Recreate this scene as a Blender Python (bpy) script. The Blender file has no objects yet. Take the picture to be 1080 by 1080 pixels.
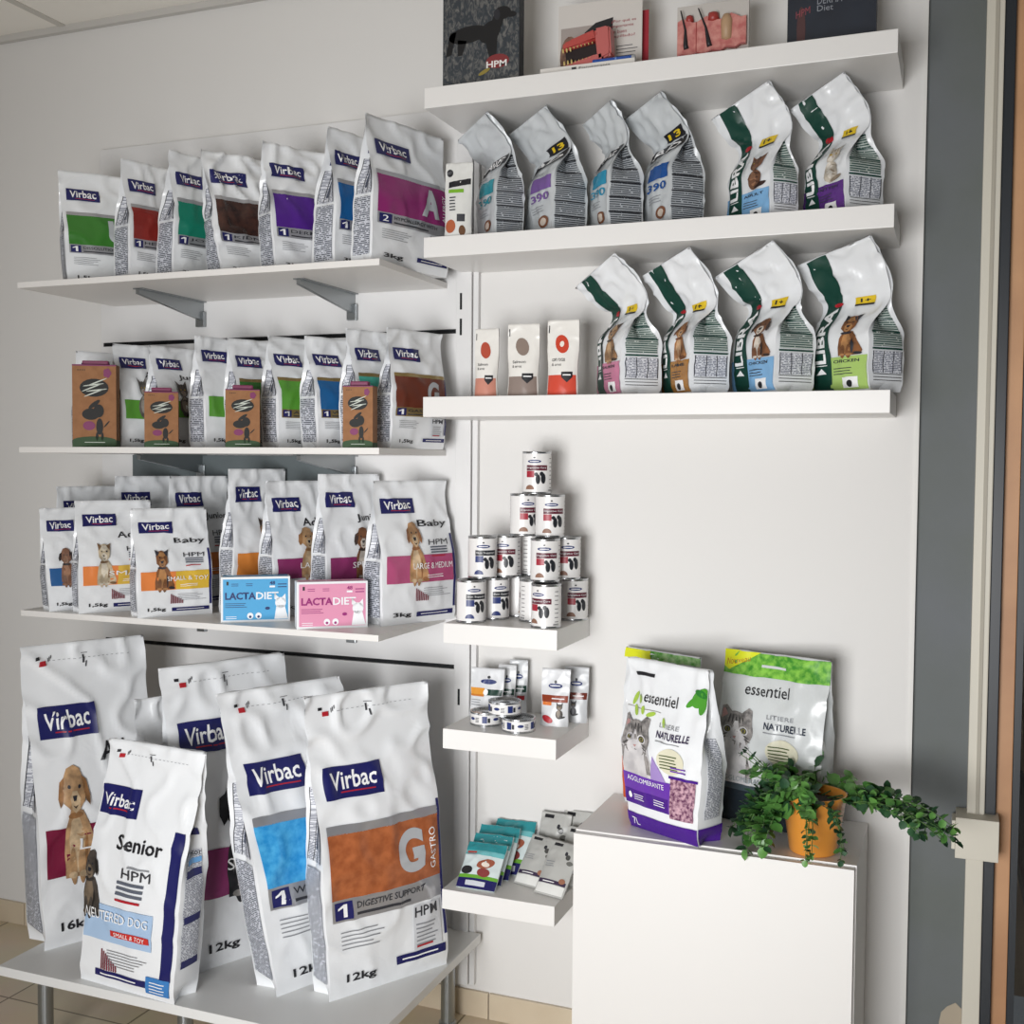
import bpy, bmesh, math, random
from mathutils import Vector, Matrix, noise
R=math.radians
SC=bpy.context.scene
COL=SC.collection
# ------------------------------------------------------------------ camera
CF,CYAW,CPIT,CROL,CN,CH=1194.6,R(21.475),R(2.459),R(0.448),2.812,1.519
fw=Vector((-math.sin(CYAW)*math.cos(CPIT),math.cos(CYAW)*math.cos(CPIT),-math.sin(CPIT)))
rt=Vector((math.cos(CYAW),math.sin(CYAW),0)); up=rt.cross(fw)
CR=math.cos(CROL)*rt+math.sin(CROL)*up; CU=-math.sin(CROL)*rt+math.cos(CROL)*up
CC=Vector((0,-CN,CH))
cam=bpy.data.objects.new('camera',bpy.data.cameras.new('camera'))
cam.matrix_world=Matrix(((CR.x,CU.x,-fw.x,CC.x),(CR.y,CU.y,-fw.y,CC.y),(CR.z,CU.z,-fw.z,CC.z),(0,0,0,1)))
cam.data.sensor_width=36; cam.data.lens=36*CF/1080; cam.data.clip_start=.05
COL.objects.link(cam); SC.camera=cam
def at(u,v,y=None,z=None):
    """a point of the room seen at that spot of the photo, on the plane y or z"""
    d=fw+CR*((u-540)/CF)-CU*((v-540)/CF)
    t=(y-CC.y)/d.y if y is not None else (z-CC.z)/d.z
    return CC+d*t
# ------------------------------------------------------------------ materials
MATS={}
def srgb(h):
    if isinstance(h,str):
        h=h.lstrip('#'); c=[int(h[i:i+2],16)/255 for i in (0,2,4)]
    else: c=list(h)
    return [(x/12.92 if x<=.04045 else ((x+.055)/1.055)**2.4) for x in c]+[1]
def base(name):
    m=bpy.data.materials.new(name); m.use_nodes=True; nt=m.node_tree
    b=nt.nodes['Principled BSDF']; return m,nt,b
def N(nt,t,**k):
    n=nt.nodes.new(t)
    for a,v in k.items():
        if a.startswith('i_'): n.inputs[int(a[2:]) if a[2:].isdigit() else a[2:]].default_value=v
        else: setattr(n,a,v)
    return n
def bump(nt,b,kind,strength):
    tc=N(nt,'ShaderNodeTexCoord')
    if kind=='film':
        n1=N(nt,'ShaderNodeTexNoise'); n1.inputs['Scale'].default_value=9; n1.inputs['Detail'].default_value=2; n1.inputs['Distortion'].default_value=.8
        n2=N(nt,'ShaderNodeTexVoronoi',feature='DISTANCE_TO_EDGE'); n2.inputs['Scale'].default_value=6
        nt.links.new(tc.outputs['Object'],n1.inputs['Vector'])
        ad=N(nt,'ShaderNodeMixRGB'); ad.inputs[0].default_value=.16; nt.links.new(tc.outputs['Object'],ad.inputs[1]); nt.links.new(n1.outputs['Color'],ad.inputs[2])
        nt.links.new(ad.outputs[0],n2.inputs['Vector'])
        mr=N(nt,'ShaderNodeMapRange'); mr.inputs[1].default_value=0; mr.inputs[2].default_value=.22
        nt.links.new(n2.outputs['Distance'],mr.inputs[0])
        mx=N(nt,'ShaderNodeMath',operation='MULTIPLY_ADD'); mx.inputs[1].default_value=.16
        nt.links.new(mr.outputs[0],mx.inputs[0]); nt.links.new(n1.outputs['Fac'],mx.inputs[2])
        h=mx.outputs[0]; dist=.01
    else:
        n1=N(nt,'ShaderNodeTexNoise'); n1.inputs['Scale'].default_value=kind; n1.inputs['Detail'].default_value=4
        nt.links.new(tc.outputs['Object'],n1.inputs['Vector']); h=n1.outputs['Fac']; dist=.002
    bp=N(nt,'ShaderNodeBump'); bp.inputs['Strength'].default_value=strength; bp.inputs['Distance'].default_value=dist
    nt.links.new(h,bp.inputs['Height']); nt.links.new(bp.outputs['Normal'],b.inputs['Normal'])
def mat(name,col=None,rough=.5,metal=0,bk=None,bs=.3,mottle=None,mscale=20,spec=.5,trans=0,coat=0):
    if name in MATS: return MATS[name]
    m,nt,b=base(name); c=srgb(col)
    b.inputs['Base Color'].default_value=c; b.inputs['Roughness'].default_value=rough; b.inputs['Metallic'].default_value=metal
    b.inputs['Specular IOR Level'].default_value=spec; b.inputs['Coat Weight'].default_value=coat
    if trans: b.inputs['Transmission Weight'].default_value=trans
    if mottle:
        tc=N(nt,'ShaderNodeTexCoord'); n=N(nt,'ShaderNodeTexNoise'); n.inputs['Scale'].default_value=mscale; n.inputs['Detail'].default_value=5
        nt.links.new(tc.outputs['Object'],n.inputs['Vector'])
        r=N(nt,'ShaderNodeValToRGB'); r.color_ramp.elements[0].position=.35; r.color_ramp.elements[1].position=.65
        r.color_ramp.elements[0].color=c; r.color_ramp.elements[1].color=srgb(mottle)
        nt.links.new(n.outputs['Fac'],r.inputs[0]); nt.links.new(r.outputs[0],b.inputs['Base Color'])
    if bk: bump(nt,b,bk,bs)
    MATS[name]=m; return m
def film(col,rough=.27,metal=0,mottle=None,mscale=40,bs=.3):
    key='film_%s_%s_%s_%s'%(col,rough,metal,mottle)
    if key not in MATS: MATS[key]=mat(key,col,rough,metal,'film',bs,mottle,mscale)
    return MATS[key]
def fineprint(ink,paper,pitch=.0045,dens=.45,rough=.4):
    """rows of tiny print: horizontal lines broken up like words"""
    key='fineprint_%s_%s_%s'%(ink,paper,pitch)
    if key in MATS: return MATS[key]
    m,nt,b=base(key); tc=N(nt,'ShaderNodeTexCoord'); sx=N(nt,'ShaderNodeSeparateXYZ'); nt.links.new(tc.outputs['Object'],sx.inputs[0])
    def mth(op,a,bb=None):
        n=N(nt,'ShaderNodeMath',operation=op)
        for i,q in enumerate((a,bb)):
            if q is None: continue
            if isinstance(q,(int,float)): n.inputs[i].default_value=q
            else: nt.links.new(q,n.inputs[i])
        return n.outputs[0]
    zz=mth('DIVIDE',sx.outputs[2],pitch); fr=mth('FRACT',zz); fl=mth('FLOOR',zz)
    row=mth('GREATER_THAN',fr,.45)
    xy=mth('ADD',sx.outputs[0],sx.outputs[1])
    cb=N(nt,'ShaderNodeCombineXYZ'); nt.links.new(mth('MULTIPLY',xy,1/pitch*.7),cb.inputs[0]); nt.links.new(mth('MULTIPLY',fl,7.3),cb.inputs[1])
    n=N(nt,'ShaderNodeTexNoise'); n.inputs['Scale'].default_value=1; n.inputs['Detail'].default_value=2; nt.links.new(cb.outputs[0],n.inputs['Vector'])
    w=mth('GREATER_THAN',n.outputs['Fac'],dens)
    k=mth('MULTIPLY',row,w)
    mx=N(nt,'ShaderNodeMixRGB'); mx.inputs[1].default_value=srgb(paper); mx.inputs[2].default_value=srgb(ink); nt.links.new(k,mx.inputs[0])
    nt.links.new(mx.outputs[0],b.inputs['Base Color']); b.inputs['Roughness'].default_value=rough
    bump(nt,b,'film',.3); MATS[key]=m; return m
# ------------------------------------------------------------------ object helpers
def meta(o,label=None,cat=None,group=None,kind=None):
    if label: o['label']=label
    if cat: o['category']=cat
    if group: o['group']=group
    if kind: o['kind']=kind
    return o
def link_mesh(name,vs,fs,mats,mi=None,parent=None,smooth=False,loc=None):
    me=bpy.data.meshes.new(name); me.from_pydata([tuple(v) for v in vs],[],fs)
    for m in mats: me.materials.append(m)
    if mi: me.polygons.foreach_set('material_index',mi)
    if smooth: me.polygons.foreach_set('use_smooth',[True]*len(me.polygons))
    me.update(); o=bpy.data.objects.new(name,me); COL.objects.link(o)
    if parent: o.parent=parent
    if loc: o.location=loc
    return o
def obj(name,bm,m,parent=None,smooth=False,loc=None):
    me=bpy.data.meshes.new(name); bm.normal_update(); bm.to_mesh(me); bm.free()
    for x in (m if isinstance(m,(list,tuple)) else [m]): me.materials.append(x)
    if smooth: me.polygons.foreach_set('use_smooth',[True]*len(me.polygons))
    o=bpy.data.objects.new(name,me); COL.objects.link(o)
    if parent: o.parent=parent
    if loc: o.location=loc
    return o
def thing(name,label,cat,loc=(0,0,0),rz=0,group=None,rx=0):
    o=bpy.data.objects.new(name,None); o.empty_display_size=.05; COL.objects.link(o); o.location=loc
    o.rotation_mode='XYZ'; o.rotation_euler=(rx,0,rz)
    return meta(o,label,cat,group)
def box(bm,x0,x1,y0,y1,z0,z1,bev=0,mi=0):
    vs=[bm.verts.new(p) for p in ((x0,y0,z0),(x1,y0,z0),(x1,y1,z0),(x0,y1,z0),(x0,y0,z1),(x1,y0,z1),(x1,y1,z1),(x0,y1,z1))]
    fs=[bm.faces.new([vs[i] for i in f]) for f in ((0,3,2,1),(4,5,6,7),(0,1,5,4),(1,2,6,5),(2,3,7,6),(3,0,4,7))]
    for f in fs: f.material_index=mi
    if bev: bmesh.ops.bevel(bm,geom=list({e for f in fs for e in f.edges}),offset=bev,segments=2,affect='EDGES',profile=.6,material=-1)
def B(*a,**k):
    bm=bmesh.new(); box(bm,*a,**k); return bm
def lathe(bm,prof,seg=32,mi=0,c=(0,0)):
    rings=[]
    for r,z in prof:
        rings.append([bm.verts.new((c[0]+r*math.cos(2*math.pi*i/seg),c[1]+r*math.sin(2*math.pi*i/seg),z)) for i in range(seg)] if r>1e-6 else [bm.verts.new((c[0],c[1],z))])
    for a,b in zip(rings,rings[1:]):
        for i in range(seg):
            j=(i+1)%seg
            if len(a)==1 and len(b)==1: continue
            q=[a[0],b[j],b[i]] if len(a)==1 else ([a[i],a[j],b[0]] if len(b)==1 else [a[i],a[j],b[j],b[i]])
            f=bm.faces.new(q); f.material_index=mi
def tube(bm,pts,rad,seg=6,mi=0):
    rings=[]; n=len(pts)
    for i,p in enumerate(pts):
        t=(pts[min(i+1,n-1)]-pts[max(i-1,0)]).normalized(); a=t.orthogonal().normalized(); b=t.cross(a)
        r=rad[i] if isinstance(rad,(list,tuple)) else rad
        rings.append([bm.verts.new(p+(a*math.cos(2*math.pi*k/seg)+b*math.sin(2*math.pi*k/seg))*r) for k in range(seg)])
    for a,b in zip(rings,rings[1:]):
        for k in range(seg):
            j=(k+1)%seg; f=bm.faces.new((a[k],a[j],b[j],b[k])); f.material_index=mi
    bm.faces.new(list(reversed(rings[0]))); bm.faces.new(rings[-1])
# ------------------------------------------------------------------ print engine (printing laid on a surface)
TXT={}
def text_geo(s,bold=.0):
    k=(s,bold)
    if k in TXT: return TXT[k]
    cu=bpy.data.curves.new('lettering','FONT'); cu.body=s; cu.resolution_u=2 if len(s)>1 else 8; cu.offset=bold
    o=bpy.data.objects.new('lettering',cu); COL.objects.link(o)
    dg=bpy.context.evaluated_depsgraph_get(); me=o.evaluated_get(dg).to_mesh()
    vs=[(v.co.x,v.co.y) for v in me.vertices]; fs=[tuple(p.vertices) for p in me.polygons]
    o.evaluated_get(dg).to_mesh_clear(); bpy.data.objects.remove(o); bpy.data.curves.remove(cu)
    x0=min(v[0] for v in vs);x1=max(v[0] for v in vs);y0=min(v[1] for v in vs);y1=max(v[1] for v in vs)
    vs=[((x-x0)/(x1-x0),(y-y0)/(y1-y0)) for x,y in vs]
    TXT[k]=(vs,fs); return TXT[k]
def RC(m,x0,y0,x1,y1,side='front',lay=0): return dict(k='r',m=m,b=(x0,y0,x1,y1),side=side,lay=lay)
def TX(m,s,x0,y0,x1,y1,side='front',lay=3,bold=.0,rot=0,slant=0): return dict(k='t',m=m,s=s,b=(x0,y0,x1,y1),side=side,lay=lay,bold=bold,rot=rot,slant=slant)
def PG(m,pts,side='front',lay=1): return dict(k='p',m=m,pts=pts,side=side,lay=lay)
def LN(m,x0,y0,x1,y1,n,side='front',lay=2,seed=0,fill=.5):
    rr=random.Random(seed*31+n); out=[]; h=(y1-y0)/n
    for i in range(n):
        e=x1-(x1-x0)*rr.uniform(0,.35); out.append(RC(m,x0,y0+h*i,e,y0+h*(i+fill),side,lay))
    return out
def ell(cx,cy,rx,ry,rot=0,n=18):
    c,s=math.cos(R(rot)),math.sin(R(rot)); o=[]
    for i in range(n):
        a=2*math.pi*i/n; x,y=rx*math.cos(a),ry*math.sin(a); o.append((cx+x*c-y*s,cy+x*s+y*c))
    return o
class Surf:
    cell=.014
    def dims(s,side): return 1,1
    def pos(s,side,a,b): return Vector()
    def nrm(s,side,a,b):
        e=.004; p=s.pos(side,a,b); q=s.pos(side,min(a+e,1),b)-s.pos(side,max(a-e,0),b); w=s.pos(side,a,min(b+e,1))-s.pos(side,a,max(b-e,0))
        n=q.cross(w)
        return n.normalized() if n.length>1e-12 else Vector((0,-1,0))
    def prints(s,name,items,parent,off=None):
        if off is None: off=.0024 if isinstance(s,Bag) and s.W>.12 else .0005
        sides=sorted({i['side'] for i in items})
        if len(sides)>1:
            for sd in sides: o=s.prints(name,[i for i in items if i['side']==sd],parent,off)
            return o
        vs=[];fs=[];mi=[];ms=[]
        for it in items:
            if it['m'] not in ms: ms.append(it['m'])
            m=ms.index(it['m']); side=it['side']; w,h=s.dims(side); cell=s.cell*.62; o=off+it['lay']*.00035
            if it['k']=='r':
                x0,y0,x1,y1=it['b']; nx=max(1,round((x1-x0)*w/cell)); ny=max(1,round((y1-y0)*h/cell)); b0=len(vs)
                for j in range(ny+1):
                    for i in range(nx+1):
                        a=x0+(x1-x0)*i/nx;b=y0+(y1-y0)*j/ny; vs.append(s.pos(side,a,b)+s.nrm(side,a,b)*o)
                for j in range(ny):
                    for i in range(nx):
                        q=b0+j*(nx+1)+i; fs.append((q,q+1,q+nx+2,q+nx+1)); mi.append(m)
                continue
            if it['k']=='t':
                g,f=text_geo(it['s'],it['bold']); x0,y0,x1,y1=it['b']; rot=it['rot']; sl=it['slant']
                if rot==0: P=[(x0+(x1-x0)*x,y0+(y1-y0)*(y+sl*x)) for x,y in g]
                elif rot==90: P=[(x1-(x1-x0)*y,y0+(y1-y0)*x) for x,y in g]
                else: P=[(x0+(x1-x0)*y,y1-(y1-y0)*x) for x,y in g]
            else: P=it['pts']; f=[tuple(range(len(P)))]
            bm=bmesh.new(); V=[bm.verts.new((min(max(x,0),1)*w,min(max(y,0),1)*h,0)) for x,y in P]
            for q in f:
                try: bm.faces.new([V[i] for i in q])
                except ValueError: pass
            if it['k']=='p': bmesh.ops.triangulate(bm,faces=bm.faces[:])
            X=[v.co.x for v in bm.verts];Y=[v.co.y for v in bm.verts]; cc=cell*1.5
            for ax,lo,hi in((0,min(X),max(X)),(1,min(Y),max(Y))):
                k=math.floor(lo/cc)+1
                while k*cc<hi:
                    co=[0,0,0];no=[0,0,0];co[ax]=k*cc;no[ax]=1
                    bmesh.ops.bisect_plane(bm,geom=bm.verts[:]+bm.edges[:]+bm.faces[:],plane_co=co,plane_no=no); k+=1
            bm.verts.index_update(); b0=len(vs); bm.normal_update()
            for v in bm.verts:
                a,b=v.co.x/w,v.co.y/h; vs.append(s.pos(side,a,b)+s.nrm(side,a,b)*o)
            for q in bm.faces:
                ix=[b0+v.index for v in q.verts]
                if q.normal.z<0: ix.reverse()
                fs.append(tuple(ix)); mi.append(m)
            bm.free()
        return link_mesh(name,vs,fs,ms,mi,parent,smooth=True)
def sm(x,a,b):
    t=min(1,max(0,(x-a)/(b-a))); return t*t*(3-2*t)
class Bag(Surf):
    def __init__(s,W,D,H,lx=0,ly=0,mode='gusset',taper=(.38,.93),bend=None,bulge=.008,amp=.004,seed=0,cell=.014,twist=0,zmax=None,foot=0):
        s.foot=foot
        s.twist=R(twist)
        s.W,s.D,s.H,s.lx,s.ly,s.mode,s.taper,s.bend,s.bulge,s.amp,s.seed,s.cell=W,D,H,lx,ly,mode,taper,bend,bulge,amp,seed,cell
        s.mktab()
        if zmax:
            for _ in range(3):
                mz=max(s.pos(sd,a/4,v/24).z for sd in('front','back') for a in range(5) for v in range(8,25)); s.H*=zmax/mz; s.mktab()
    def mktab(s):
        bend=s.bend; H=s.H; s.tab=[]; y=z=0.0; n=100
        for i in range(n+1):
            v=i/n; t=0
            if bend:
                v0,tau,wd=bend; t=R(tau)*sm(v,v0,v0+wd)
            s.tab.append((y,z,t)); y-=math.sin(t)*H/n; z+=math.cos(t)*H/n
        if not bend: pass
    def dims(s,side):
        return (s.W,s.H) if side in('front','back') else (max(s.D,.01),s.H)
    def dep(s,v):
        a,b=s.taper
        if s.mode=='pillow': return s.D*(.06+.94*math.sin(math.pi*min(1,max(0,(v-.05)/.9)))**.55)
        q=1-.97*sm(v,a,b)
        if s.mode=='doy': return s.D*q
        return s.D*q*(.86+.14*sm(v,0,.06))
    def pos(s,side,a,b):
        v=b; d=s.dep(v); w=s.W/2*(1-s.foot*(1-sm(v,0,.55))); B_=s.bulge*math.sin(math.pi*min(1,v/.95))**.7 if 0<v<.95 else 0
        if s.mode=='gusset':
            g=math.sqrt(max(0,(s.D/2)**2-(d/2)**2))*.9
            g=min(g,w*.6)
            if side=='front': k=2*a-1; x=k*w; y=-d/2-B_*(1-k*k)
            elif side=='back': k=1-2*a; x=k*w; y=d/2+B_*(1-k*k)
            elif side=='right': t=2*a-1; x=w-g*(1-abs(t))+B_*.5*(1-t*t)*(d/s.D)**2; y=t*d/2
            else: t=1-2*a; x=-w+g*(1-abs(t))-B_*.5*(1-t*t)*(d/s.D)**2; y=t*d/2
        else:
            e0=.0015
            if s.mode=='doy': w*=1-.06*math.sin(math.pi*min(1,v/.6))*(1 if v<.6 else 0)
            if side=='front': k=2*a-1; x=k*w; y=-e0-d/2*(1-k*k)**.7
            elif side=='back': k=1-2*a; x=k*w; y=e0+d/2*(1-k*k)**.7
            elif side=='right': x=w; y=(2*a-1)*e0
            else: x=-w; y=(1-2*a)*e0
        z=v*s.H
        # wrinkles
        f=min(1,v/.07)*s.amp
        if f>0:
            L=.075*max(.5,min(1.6,s.W/.22))
            p=Vector((x/L+s.seed*7.3,y/L+s.seed*3.1,z/(L*1.5)))
            nn=noise.noise_vector(p); x+=nn.x*f*.8; y+=nn.y*f
            c=noise.noise(Vector((x/L*.8+z/L*.9+s.seed,y/L*.5,z/L*.7-x/L)));
            y+=f*1.4*math.exp(-(c*5.5)**2)*(-1 if side!='back' else 1)*(.3+v)
        yy,zz,t=s._sp(v)
        if s.twist and s.bend:
            q=s.twist*sm(v,s.bend[0]-.12,s.bend[0]+s.bend[2]+.1); c_,s_=math.cos(q),math.sin(q); x,y=x*c_-y*s_,x*s_+y*c_
        P=Vector((x+s.lx*v,yy+y*math.cos(t)+s.ly*v,zz+y*math.sin(t)*(1 if v>.05 else 0)))
        return P
    def _sp(s,v):
        q=v*100; i=min(99,int(q)); f=q-i; A=s.tab[i];B_=s.tab[i+1]
        return tuple(A[k]+(B_[k]-A[k])*f for k in range(3))
    def build(s,m,parent,name='bag_body'):
        bc=s.cell*.62; nf=max(8,int(s.W/bc)); ns=4 if s.mode=='gusset' else 1; nv=max(16,int(s.H/bc))
        ns2=max(ns,2*round(s.D/bc/2)) if s.mode=='gusset' else 1
        cols=[('front',i/nf) for i in range(nf)]+[('right',i/ns2) for i in range(ns2)]+[('back',i/nf) for i in range(nf)]+[('left',i/ns2) for i in range(ns2)]
        n=len(cols); vs=[];fs=[]
        for j in range(nv+1):
            for sd,a in cols: vs.append(s.pos(sd,a,j/nv))
        for j in range(nv):
            for i in range(n):
                k=(i+1)%n; fs.append((j*n+i,j*n+k,(j+1)*n+k,(j+1)*n+i))
        fs.append(tuple(reversed(range(n)))); fs.append(tuple(nv*n+i for i in range(n)))
        o=link_mesh(name,vs,fs,[m],None,parent,smooth=True)
        cor={0,nf,nf+ns2,2*nf+ns2}
        if s.mode=='gusset': cor|={nf+ns2//2,2*nf+ns2+ns2//2}
        att=o.data.attributes.new('sharp_edge','BOOLEAN','EDGE')
        fl=[False]*len(o.data.edges)
        for e in o.data.edges:
            a,b=e.vertices
            if a%n==b%n and a%n in cor: fl[e.index]=True
            if a<n and b<n: fl[e.index]=True
        att.data.foreach_set('value',fl)
        return o
class BoxS(Surf):
    cell=1
    def __init__(s,W,D,H): s.W,s.D,s.H=W,D,H
    def dims(s,side): return {'front':(s.W,s.H),'right':(s.D,s.H),'left':(s.D,s.H),'top':(s.W,s.D),'bottom':(s.W,s.D)}[side]
    def pos(s,side,a,b):
        W,D,H=s.W,s.D,s.H
        if side=='front': return Vector((-W/2+a*W,-D/2,b*H))
        if side=='right': return Vector((W/2,-D/2+a*D,b*H))
        if side=='left': return Vector((-W/2,D/2-a*D,b*H))
        if side=='bottom': return Vector((-W/2+a*W,D/2-b*D,0))
        return Vector((-W/2+a*W,-D/2+b*D,H))
class Cyl(Surf):
    cell=.006
    def __init__(s,r,H,z0=0): s.r,s.H,s.z0=r,H,z0
    def dims(s,side): return 2*math.pi*s.r,s.H
    def pos(s,side,a,b):
        t=2*math.pi*a-math.pi/2; return Vector((s.r*math.cos(t),s.r*math.sin(t),s.z0+b*s.H))
# ------------------------------------------------------------------ colours of the printing
WH=film('#eceef0'); WH.node_tree.nodes['Principled BSDF'].inputs['Coat Weight'].default_value=.35; WH.node_tree.nodes['Principled BSDF'].inputs['Coat Roughness'].default_value=.12; WH2=film('#e4e6e8'); NAVY=film('#1b1d5c',.38); WTXT=film('#f4f4f4',.5); BLK=film('#1a1a20',.45); RED=film('#b3202c',.4)
SIL=film('#b4b4b8',.3,.6); GREY=film('#8b8d92',.5); GOLD=film('#9a8455',.35,.6); DK=film('#33343a',.5)
FP=fineprint('#3c4250','#c9ccd4'); FPL=fineprint('#6d7180','#d6d8de',.0035)
FPG=fineprint('#2c4a44','#b5beb8',.005,.36); FPS=fineprint('#3b3f44','#a6abaf',.005,.36)
def C_(c,**k): return film(c,**k)
# pictures of animals printed on the packs: (colour, polygon) in a unit frame
TAN='#c79e72'; CRM='#ddc09a'; BRN='#a9794c'; DBR='#3c2a22'; BLKF='#22222a'
def dog(c1=TAN,c2=CRM,c3=BRN,ear='drop'):
    L=[]; a=lambda c,p:L.append((c,p))
    a(c1,[(.22,.0),(.84,.0),(.90,.10),(.80,.28),(.72,.46),(.62,.58),(.38,.60),(.26,.44),(.22,.22)]); a(c2,[(.30,.04),(.60,.03),(.60,.40),(.52,.56),(.40,.55),(.32,.34)])
    a(c3,[(.60,.06),(.64,.06),(.68,.30),(.64,.40),(.61,.28)]); a(c1,ell(.37,.10,.07,.17,2)); a(c1,ell(.54,.10,.07,.17,-2)); a(c2,ell(.36,.02,.085,.03)); a(c2,ell(.56,.02,.085,.03)); a(c3,ell(.78,.04,.12,.035,-6))
    a(c3,ell(.46,.545,.15,.03))
    a(c1,[(.28,.66),(.27,.84),(.36,.95),(.48,.975),(.60,.94),(.67,.82),(.65,.66),(.55,.57),(.40,.57)])
    if ear=='drop': a(c3,[(.31,.88),(.22,.84),(.17,.70),(.20,.62),(.27,.66),(.31,.76)]); a(c3,[(.62,.88),(.71,.84),(.77,.70),(.74,.61),(.67,.66),(.63,.76)])
    else: a(c3,[(.29,.82),(.25,1.0),(.41,.92)]); a(c3,[(.66,.81),(.71,.99),(.54,.93)]); a(c2,[(.36,.84),(.40,.93),(.55,.93),(.60,.84),(.48,.80)])
    a(c2,[(.37,.70),(.43,.76),(.52,.76),(.59,.69),(.57,.60),(.48,.56),(.40,.60)]); a(BLKF,[(.42,.72),(.53,.72),(.50,.665),(.45,.665)]); a(BLKF,ell(.39,.795,.024,.017,n=8)); a(BLKF,ell(.56,.79,.024,.017,n=8)); a(DBR,[(.42,.635),(.475,.62),(.54,.635),(.48,.60)])
    return L
def cat(c1='#77706a',c2='#b5aca2',c3='#3a3836'):
    L=[]; a=lambda c,p:L.append((c,p))
    a(c1,ell(.5,.28,.26,.28)); a(c2,ell(.46,.34,.12,.22)); a(c3,ell(.70,.10,.22,.06,14)); a(c1,[(.30,.72),(.27,1.0),(.45,.86)]); a(c1,[(.70,.72),(.73,1.0),(.55,.86)])
    a(c1,ell(.5,.72,.21,.18)); a(c2,ell(.5,.64,.11,.08))
    for k in (-.10,0,.10): a(c3,ell(.5+k,.85,.015,.05,n=8))
    a('#c9a63a',ell(.42,.74,.03,.022,n=8)); a('#c9a63a',ell(.58,.74,.03,.022,n=8)); a('#b06a6a',ell(.5,.67,.025,.015,n=8))
    for k in (.2,.32,.44): a(c3,ell(.64,k,.09,.014,-20,n=8))
    return L
PICS=dict(golden=dog(),goldpup=dog('#cf9f70','#e6c8a2','#a8734a'),senior=dog('#4d4640','#7a6a58','#2a2624'),bw=dog('#2a2a2e','#a9a4a0','#1c1c20'),
 pug=dog('#8a5f48','#a87c60','#2d2120'),york=dog('#a8805c','#c9a47c','#4e4038','up'),terrier=dog('#8c5a34','#c08a56','#30303a','up'),westie=dog('#d8c6a8','#efe4d0','#8a6a4c','up'),
 beagle=dog('#8a5a3a','#e2d6c8','#40302a'),hound=dog('#b07848','#d8b088','#7a4a2c'),
 cat=cat(),tabby=cat('#5b5048','#9a8c7c','#26221f'),bcat=cat('#3a3a40','#6a6a70','#1c1c20'),abys=cat('#7c5640','#a87a5c','#3c2620'),persian=cat('#cfc4b4','#e8e0d4','#9c8c78'),gcat=cat('#a8a8a4','#dcdcd8','#6c6c6a'))
FUR={c:('#%02x%02x%02x'%tuple(int(int(c[i:i+2],16)*.72) for i in(1,3,5))) for k in PICS.values() for c,_ in k if c not in('#22222a',)}
def pic(kind,x0,y0,x1,y1,side='front',lay=2):
    return [dict(k='p',m=film(c,.5,mottle=FUR.get(c)),pts=[(x0+(x1-x0)*x,y0+(y1-y0)*y) for x,y in p],side=side,lay=lay+i*.6) for i,(c,p) in enumerate(PICS[kind])]
# ------------------------------------------------------------------ bag graphics
def v_brand(ly):
    return [RC(NAVY,.08,ly,.52,ly+.105,lay=1),TX(WTXT,'Virbac',.125,ly+.025,.475,ly+.085,bold=.015,slant=.12),RC(RED,.2,ly+.017,.46,ly+.021,lay=2)]
def v_sides(col,hi=.74,full=True):
    o=[]
    for sd in ('left','right'):
        o+=[RC(FP,.14,.06,.9,.44,sd),RC(FPL,.14,.46,.9,hi-.04,sd)]
        o+=[RC(DK,x,.46,x+.025,hi-.04,sd,2) for x in (.14,.39,.64,.88)]
        o+=[RC(NAVY,.25,hi,.72,hi+.05,sd,1),RC(film('#444a5c'),.45,.50,.62,hi-.08,sd,2),RC(C_(col),.2,.86,.62,.875,sd,1) if False else RC(BLK,.2,hi+.075,.7,hi+.09,sd,1)]
    return o
def vet(bag,root,col,letter,digit,cap,weight,metal=SIL,ly=.735,band=(.345,.60),side_word='',mott=None,strip='#1b1d5c'):
    b0,b1=band
    brand(bag,root,ly)
    it=[RC(metal,.05,b1-.002,.97,b1+.028),RC(C_(col,mottle=mott) if mott else C_(col),.05,b0,.97,b1),RC(metal,.05,b0-.075,.97,b0-.0)]
    if letter: it.append(TX(film('#b9bcc0',.4),letter,.58,b0+.035,.82,b1-.03,bold=.05))
    if side_word: it.append(TX(WTXT,side_word,.875,b0+.03,.925,b1-.04,rot=90))
    bag.prints('colour_band',it,root)
    b_n=[RC(NAVY,.07,b0-.068,.20,b0-.008,lay=2),(TX(WTXT,digit,.105,b0-.058,.165,b0-.018,lay=4,bold=.0) if digit!='1' else PG(WTXT,[(x/1000*1.7+.072,b0-.060+y/1000) for x,y in((35,0),(52,0),(52,44),(38,44),(12,32),(12,25),(35,33))],lay=4))]; bag.prints('number_badge',b_n,root)
    t=[TX(DK,cap,.23,b0-.038,.80,b0-.014,bold=.01)]
    t+=LN(DK,.23,b0-.062,.7,b0-.046,1,fill=.6)+LN(GREY,.10,b0-.17,.45,b0-.10,5,fill=.25,seed=3)
    bag.prints('front_lettering',t,root)
    t=[RC(film('#d4d6da'),.70,b0-.24,.94,b0-.085,lay=1),TX(DK,'HPM',.71,b0-.125,.91,b0-.09,bold=.02),*LN(GREY,.72,b0-.225,.92,b0-.14,6,fill=.35,seed=5,lay=3),RC(RED,.72,b0-.232,.86,b0-.225,lay=4)]
    bag.prints('quality_panel',t,root); bag.prints('weight_lettering',[TX(BLK,weight,.13,.045,.37,.08,bold=.02)],root)
    bag.prints('navy_strip',[RC(C_(strip),.55,.06,.97,.09),RC(WTXT,.6,.072,.9,.077,lay=2),RC(NAVY,.965,.12,.99,.60)],root)
    bag.prints('side_print',v_sides(col),root)
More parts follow.
